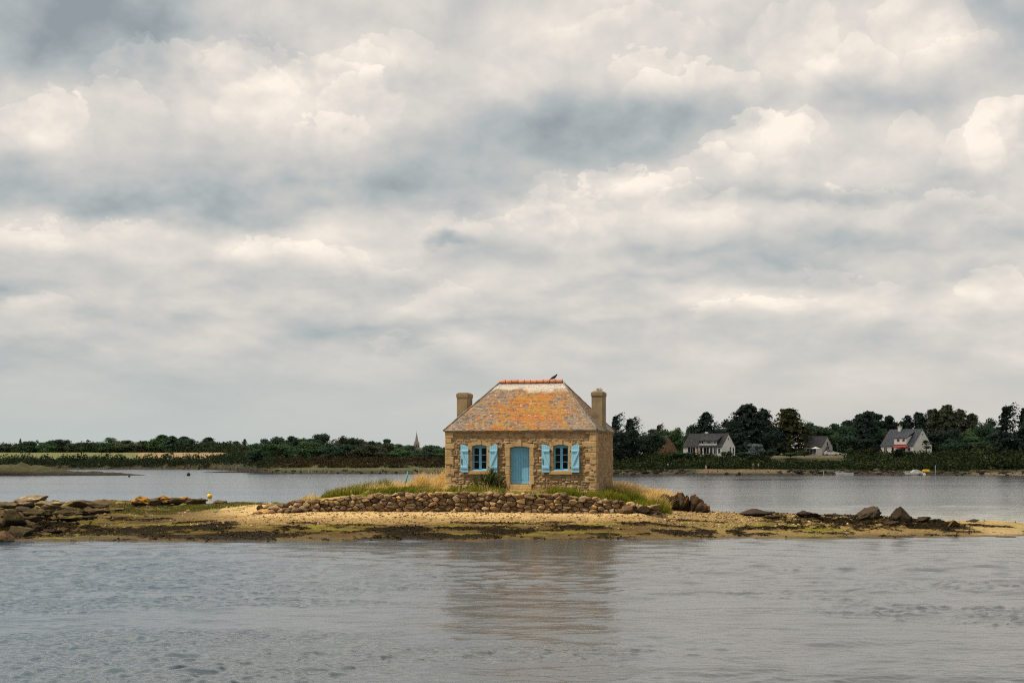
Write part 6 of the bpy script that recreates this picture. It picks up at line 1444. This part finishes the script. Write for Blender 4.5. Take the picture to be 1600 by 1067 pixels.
def boat(px, py, wpx, label, D, canopy):
    L = wpx / F * D; o = thing('motorboat', label, 'boat', (XP(px, D), D, 0.0), R(8))
    n = 14; rows = []
    for i in range(n):
        t = i / (n - 1); x = -L / 2 + L * t; b = 0.95 * min(1, (t * 2.6 + 0.02)) ** 0.6 if t < 0.5 else 0.95 - 0.1 * (t - 0.5); sh = 0.62 + 0.34 * (1 - t) ** 2; x0 = x - 0.30 * (1 - t)
        rows.append([(x + .28 * (1 - t), 0, -0.2), (x + .12 * (1 - t), -b * 0.96, 0.02), (x0, -b, sh), (x0, b, sh), (x + .12 * (1 - t), b * 0.96, 0.02)])
    m = MB(); vs = [p for r in rows for p in r]; fs = []
    for i in range(n - 1):
        for k in range(5): fs.append((i * 5 + k, (i + 1) * 5 + k, (i + 1) * 5 + (k + 1) % 5, i * 5 + (k + 1) % 5))
    fs += [(4, 3, 2, 1, 0), tuple((n - 1) * 5 + k for k in range(5))]; m.add(vs, fs); hull = m.build('hull', mottled('gelcoat', [(0.3, (0.80, 0.78, 0.73)), (0.7, (0.88, 0.86, 0.82))], 1.5, 0.35), o)
    cb = MB(); cz = 0.66
    if canopy: cb.add([(-L * .22, -.7, cz), (L * .42, -.75, cz), (L * .42, .75, cz), (-L * .22, .7, cz), (-L * .02, -.5, cz + .85), (L * .12, -.55, cz + .9), (L * .12, .55, cz + .9), (-L * .02, .5, cz + .85), (L * .4, -.6, cz + .28), (L * .4, .6, cz + .28)], [(0, 1, 8, 5, 4), (3, 7, 6, 9, 2), (0, 4, 7, 3), (4, 5, 6, 7), (5, 8, 9, 6), (1, 2, 9, 8)])
    else: cb.add([(-L * .16, -.6, cz), (L * .08, -.65, cz), (L * .08, .65, cz), (-L * .16, .6, cz), (-L * .06, -.5, cz + .42), (L * .06, -.5, cz + .42), (L * .06, .5, cz + .42), (-L * .06, .5, cz + .42)], [(0, 1, 5, 4), (1, 2, 6, 5), (2, 3, 7, 6), (3, 0, 4, 7), (4, 5, 6, 7)])
    cb.build('canopy' if canopy else 'windscreen', material('canvas_beige', (0.66, 0.60, 0.52), 0.8) if canopy else material('boat_screen', (0.14, 0.15, 0.16), 0.2), o)
    rail = MB(); rail.tube([(-L * .5, 0, 1.12), (-L * .3, -.75, 1.05), (-L * .12, -.85, 0.95)], 0.025, 5); rail.tube([(-L * .5, 0, 1.12), (-L * .3, .75, 1.05), (-L * .12, .85, 0.95)], 0.025, 5); rail.build('rail', material('rail_steel', (0.6, 0.6, 0.6), 0.3), hull)
    e = MB(); e.box(L / 2 - 0.02, L / 2 + 0.3, -.18, .18, 0.05, 0.95, 0.05); e.build('outboard_motor', material('motor_cowl', (0.10, 0.10, 0.11), 0.4), o)
    st = MB(); st.box(-L * .42, L * .49, -0.965, -0.93, 0.30, 0.36); st.build('rub_strip', material('strip_grey', (0.28, 0.27, 0.26), 0.6), hull)


def person(px, yb, D, label, shirt, legs, pose='stand', hgt=1.65, rz=0.0):
    z = H - (yb - YH) / F * D if pose != 'g' else 0; g = fz(px, D); o = thing('person', label, 'person', (XP(px, D), D, g), rz); k = hgt / 1.7
    skn = material('skin', (0.50, 0.30, 0.21), 0.6)
    def sk(name, pts, ed, rad, m):
        me = bpy.data.meshes.new(name); me.from_pydata([(x * k, y * k, zz * k) for x, y, zz in pts], ed, []); ob = bpy.data.objects.new(name, me); COL.objects.link(ob); ob.parent = o
        s = ob.modifiers.new('skin', 'SKIN'); s.use_smooth_shade = True
        for v, r in zip(me.skin_vertices[0].data, rad): v.radius = (r * k, r * k)
        me.skin_vertices[0].data[0].use_root = True; u = ob.modifiers.new('sub', 'SUBSURF'); u.levels = u.render_levels = 1; me.materials.append(m)
    if pose == 'stand':
        pts = [(0, 0, .92), (0, 0, 1.18), (0, 0, 1.40), (0, 0, 1.48), (0, -.01, 1.58), (0, 0, 1.68), (-.19, 0, 1.38), (-.24, .02, 1.10), (-.23, -.08, .86), (.19, 0, 1.38), (.24, .02, 1.10), (.22, -.08, .86), (-.10, 0, .88), (-.11, -.02, .47), (-.12, .02, .07), (-.12, -.15, .03), (.10, 0, .88), (.11, -.05, .47), (.12, .06, .07), (.12, -.11, .03)]
    else:        # sitting on the sand, legs out in front
        pts = [(0, 0, .12), (0, .06, .36), (0, .08, .58), (0, .07, .66), (0, .05, .76), (0, .05, .86), (-.19, .08, .56), (-.25, .20, .32), (-.24, .30, .06), (.19, .08, .56), (.25, .20, .32), (.24, .30, .06), (-.10, -.04, .11), (-.13, -.38, .34), (-.14, -.72, .08), (-.14, -.80, .14), (.10, -.04, .11), (.13, -.42, .16), (.14, -.82, .08), (.14, -.88, .15)]
    ed = [(0, 1), (1, 2), (2, 3), (3, 4), (4, 5), (2, 6), (6, 7), (7, 8), (2, 9), (9, 10), (10, 11), (0, 12), (12, 13), (13, 14), (14, 15), (0, 16), (16, 17), (17, 18), (18, 19)]
    sk('body', pts, ed, [.13, .12, .13, .055, .085, .07, .06, .045, .035, .06, .045, .035, .085, .06, .04, .035, .085, .06, .04, .035], skn)
    q = lambda *i: [pts[j] for j in i]
    sk('shirt', q(0, 1, 2, 6, 9), [(0, 1), (1, 2), (2, 3), (2, 4)], [.145, .135, .145, .075, .075], material('shirt', shirt, 0.8))
    sk('trousers', q(0, 12, 13, 16, 17), [(0, 1), (1, 2), (0, 3), (3, 4)], [.145, .10, .075, .10, .075], material('trousers', legs, 0.8))
    h = q(5)[0]; sk('hair', [(h[0], h[1] + .02, h[2] - .06), (h[0], h[1] + .02, h[2] + .02)], [(0, 1)], [.095, .07], material('hair', (0.05, 0.035, 0.025), 0.7))


def build_far_small():
    boat(1319, 743, 27, 'white open motorboat afloat, left of the two off the right bank', 411, False)
    boat(1428.5, 742.5, 30, 'white motorboat with beige canopy afloat under the white gabled house', 412, True)
    # yellow dinghy turned over on the bank
    px, D = 1447, 414.0; o = thing('dinghy', 'yellow upturned dinghy lying on the bank behind the right motorboat', 'boat', (XP(px, D), D, fz(px, D) + 0.35), R(4)); m = MB(); n = 10; vs = []
    for i in range(n):
        t = i / (n - 1); x = -1.15 + 2.3 * t; b = 0.55 * (1 - (2 * t - 1) ** 4) ** 0.5 + 0.03
        for a in np.linspace(0, math.pi, 7): vs.append((x, -b * math.cos(a), 0.62 * (0.3 + 0.7 * b / 0.58) * math.sin(a)))
    m.add(vs, [(i * 7 + k, i * 7 + k + 1, i * 7 + 8 + k, i * 7 + 7 + k) for i in range(n - 1) for k in range(6)] + [tuple(range(7)), tuple((n - 1) * 7 + k for k in range(6, -1, -1))], True); hl = m.build('hull', material('dinghy_yellow', (0.80, 0.42, 0.01), 0.5), o)
    kl = MB(); kl.box(-0.9, 0.9, -0.03, 0.03, 0.585, 0.66); kl.build('keel', material('dinghy_keel', (0.55, 0.30, 0.02), 0.5), hl)
    # garden parasol, table and parked car by the small grey house
    px, D = 1274.5, 458.0; zg = H - (711 - YH) / F * D; o = thing('parasol', 'white open parasol before the small grey house', 'parasol', (XP(px, D), D, zg))
    m = MB(); n = 8; m.add([(1.45 * math.cos(i * math.pi / 4), 1.45 * math.sin(i * math.pi / 4), 1.95) for i in range(n)] + [(0, 0, 2.55)], [(i, (i + 1) % n, n) for i in range(n)]); m.build('canopy', material('parasol_cloth', (0.80, 0.77, 0.72), 0.8), o)
    m = MB(); m.tube([(0, 0, -0.2), (0, 0, 2.6)], 0.03, 6); m.build('pole', M_IRON, o)
    px = 1276; o = thing('garden_table', 'white garden table under the parasol', 'table', (XP(px, D - 1.5), D - 1.5, zg)); m = MB(); m.tube([(0, 0, 0.70), (0, 0, 0.76)], 0.75, 16); m.build('table_top', M_FRAMEW, o)
    for a in range(4): m = MB(); m.tube([(0.6 * math.cos(a * 1.57 + .7), 0.6 * math.sin(a * 1.57 + .7), -0.15), (0.4 * math.cos(a * 1.57 + .7), 0.4 * math.sin(a * 1.57 + .7), 0.7)], 0.03, 5); m.build('leg', M_FRAMEW, o)
    px, D = 1299, 456.0; zg = H - (711.5 - YH) / F * D; o = thing('parked_car', 'white car parked at the gable of the small grey house', 'car', (XP(px, D), D, zg), R(-6)); wp = material('car_white', (0.74, 0.73, 0.71), 0.3)
    m = MB(); prof = [(-2.1, 0.35), (2.1, 0.35), (2.15, 0.75), (1.95, 0.95), (0.95, 1.02), (0.35, 1.45), (-1.35, 1.48), (-1.95, 1.05), (-2.15, 0.85)]; m.prism(prof, -0.8, 0.8); bd = m.build('body', wp, o)
    m = MB(); m.prism([(-1.62, 1.04), (0.72, 1.04), (0.28, 1.38), (-1.28, 1.40)], -0.806, -0.801); m.build('side_window', M_GLASSF, bd)
    for x in (-1.3, 1.3):
        for y in (-0.82, 0.82): m = MB(); m.tube([(x, y - .09, 0.31), (x, y + .09, 0.31)], 0.32, 14); w = m.build('wheel', material('tyre', (0.02, 0.02, 0.02), 0.8), o); m = MB(); m.tube([(x, y - .1, 0.31), (x, y + .1, 0.31)], 0.18, 10); m.build('rim', material('rim_metal', (0.4, 0.4, 0.4), 0.4), w)
    m = MB(); m.ball((2.1, -0.55, 0.72), 0.11, 1); m.build('headlight', M_GLASSF, o); m = MB(); m.ball((2.1, 0.55, 0.72), 0.11, 1); m.build('headlight', M_GLASSF, o)
    # palm by the white gable
    px, D = 1447, 452.0; zg = H - (711 - YH) / F * D; o = thing('palm_tree', 'small fan palm standing against the white gable', 'palm', (XP(px, D), D, zg)); m = MB(); m.tube([(0, 0, -0.3), (0.03, 0, 1.6), (0, 0, 2.9)], [0.20, 0.17, 0.15], 8); m.build('trunk', M_BARK, o)
    m = MB(); rg = random.Random(4)
    for i in range(30):
        a = rg.uniform(0, 6.28); e = rg.uniform(-0.7, 1.3); c0 = Vector((0, 0, 2.9)); dr = Vector((math.cos(a) * math.cos(e), math.sin(a) * math.cos(e), math.sin(e))); c1 = c0 + dr * rg.uniform(0.75, 1.05); up = dr.cross(Vector((0, 0, 1))).normalized(); pts = [c1]
        for s in np.linspace(-1.1, 1.1, 9): pts.append(c1 + (dr * math.cos(s) + up * math.sin(s)) * 0.78 + Vector((0, 0, -0.1)))
        m.add(pts, [(0, k, k + 1) for k in range(1, 9)]); m.tube([c0, c1], 0.02, 4, False)
    m.build('fronds', leafmat('palm_leaf', [(0, (0.02, 0.035, 0.012)), (0.6, (0.045, 0.06, 0.02)), (1, (0.13, 0.11, 0.05))], 0.6, 0.1, 'rand'), o)
    # people on the far beach
    person(1043.5, 730, 427, 'person in a white top standing on the path left of the beach', (0.75, 0.73, 0.70), (0.25, 0.08, 0.07), rz=0.4)
    person(1049, 730, 428.5, 'person in pale grey standing just right of the one in white on the path', (0.45, 0.42, 0.40), (0.10, 0.10, 0.13), rz=-0.6)
    person(1103, 735, 422, 'person in a pale dress standing alone on the far beach', (0.62, 0.60, 0.50), (0.62, 0.60, 0.50), rz=0.2)
    person(1107, 737, 418, 'person in red sitting on the far beach, left of two', (0.50, 0.14, 0.12), (0.12, 0.10, 0.16), 'sit', rz=0.5)
    person(1112, 737, 418.5, 'person in pink sitting on the far beach, right of two', (0.55, 0.27, 0.25), (0.40, 0.10, 0.08), 'sit', rz=-0.4)
    person(1185, 735, 424, 'person in white standing at the right end of the far beach', (0.78, 0.77, 0.75), (0.35, 0.32, 0.28), rz=0.7)
    person(1177, 736, 423, 'person in dark clothes standing left of the one in white', (0.09, 0.09, 0.13), (0.05, 0.05, 0.08), rz=0.1)
    person(1200, 738, 418, 'person in pale red sitting by the dark stones of the beach', (0.5, 0.2, 0.18), (0.2, 0.16, 0.15), 'sit', rz=0.9)


build_far_small()


# ------------------------------------------------------------------ unseen cloud added above the frame to keep the far shore out of the sun
def build_shade_cloud():
    hz = 760.0; shift = Vector((sv.x, sv.y, 0)) / sv.z * hz
    def fn(nt, b):
        tr = nt.nodes.new('ShaderNodeBsdfTranslucent'); tr.inputs[0].default_value = (1, 1, 1, 1); df = nt.nodes.new('ShaderNodeBsdfDiffuse'); df.inputs[0].default_value = (0.98, 0.98, 0.98, 1)
        ms = nt.nodes.new('ShaderNodeMixShader'); ms.inputs[0].default_value = 0.95; nt.links.new(df.outputs[0], ms.inputs[1]); nt.links.new(tr.outputs[0], ms.inputs[2])
        tp = nt.nodes.new('ShaderNodeBsdfTransparent'); m2 = nt.nodes.new('ShaderNodeMixShader'); m2.inputs[0].default_value = 0.34      # thin enough to let a little sun straight through
        nt.links.new(ms.outputs[0], m2.inputs[1]); nt.links.new(tp.outputs[0], m2.inputs[2]); nt.links.new(m2.outputs[0], nt.nodes['Material Output'].inputs[0])
    xs = np.linspace(-620, 620, 60); ys = np.linspace(190, 1750, 70); X, Y = np.meshgrid(xs, ys)
    Xw = X + 60 * (fbm(X * 0.006, Y * 0.006, 3, 3) - 0.5); Yw = Y + 60 * (fbm(X * 0.006 + 40, Y * 0.006, 4, 3) - 0.5)
    e = np.minimum.reduce([(X + 620) / 200, (620 - X) / 200, (Y - 190) / 120, (1750 - Y) / 200]).clip(0, 1); prof = np.sqrt(1 - (1 - e) ** 2)
    top = hz + prof * (60 + 120 * fbm(X * 0.008, Y * 0.008, 7, 4)); bot = hz - prof * (6 + 25 * fbm(X * 0.01, Y * 0.01, 9, 3))
    V = np.concatenate([np.stack([Xw + shift.x, Yw + shift.y, bot], -1).reshape(-1, 3), np.stack([Xw + shift.x, Yw + shift.y, top + 0.01], -1).reshape(-1, 3)])
    ny, nx = X.shape; i = np.arange(ny * nx).reshape(ny, nx); Q = np.stack([i[:-1, :-1], i[:-1, 1:], i[1:, 1:], i[1:, :-1]], -1).reshape(-1, 4)
    Q = np.concatenate([Q[:, ::-1], Q + ny * nx])
    o = mesh_np('cloud', V, Q, material('shade_cloud', (0.9, 0.9, 0.9), 1.0, fn), smooth=True); stuff(o, 'unseen cloud above the frame added to shade the far shore', 'cloud')


build_shade_cloud()
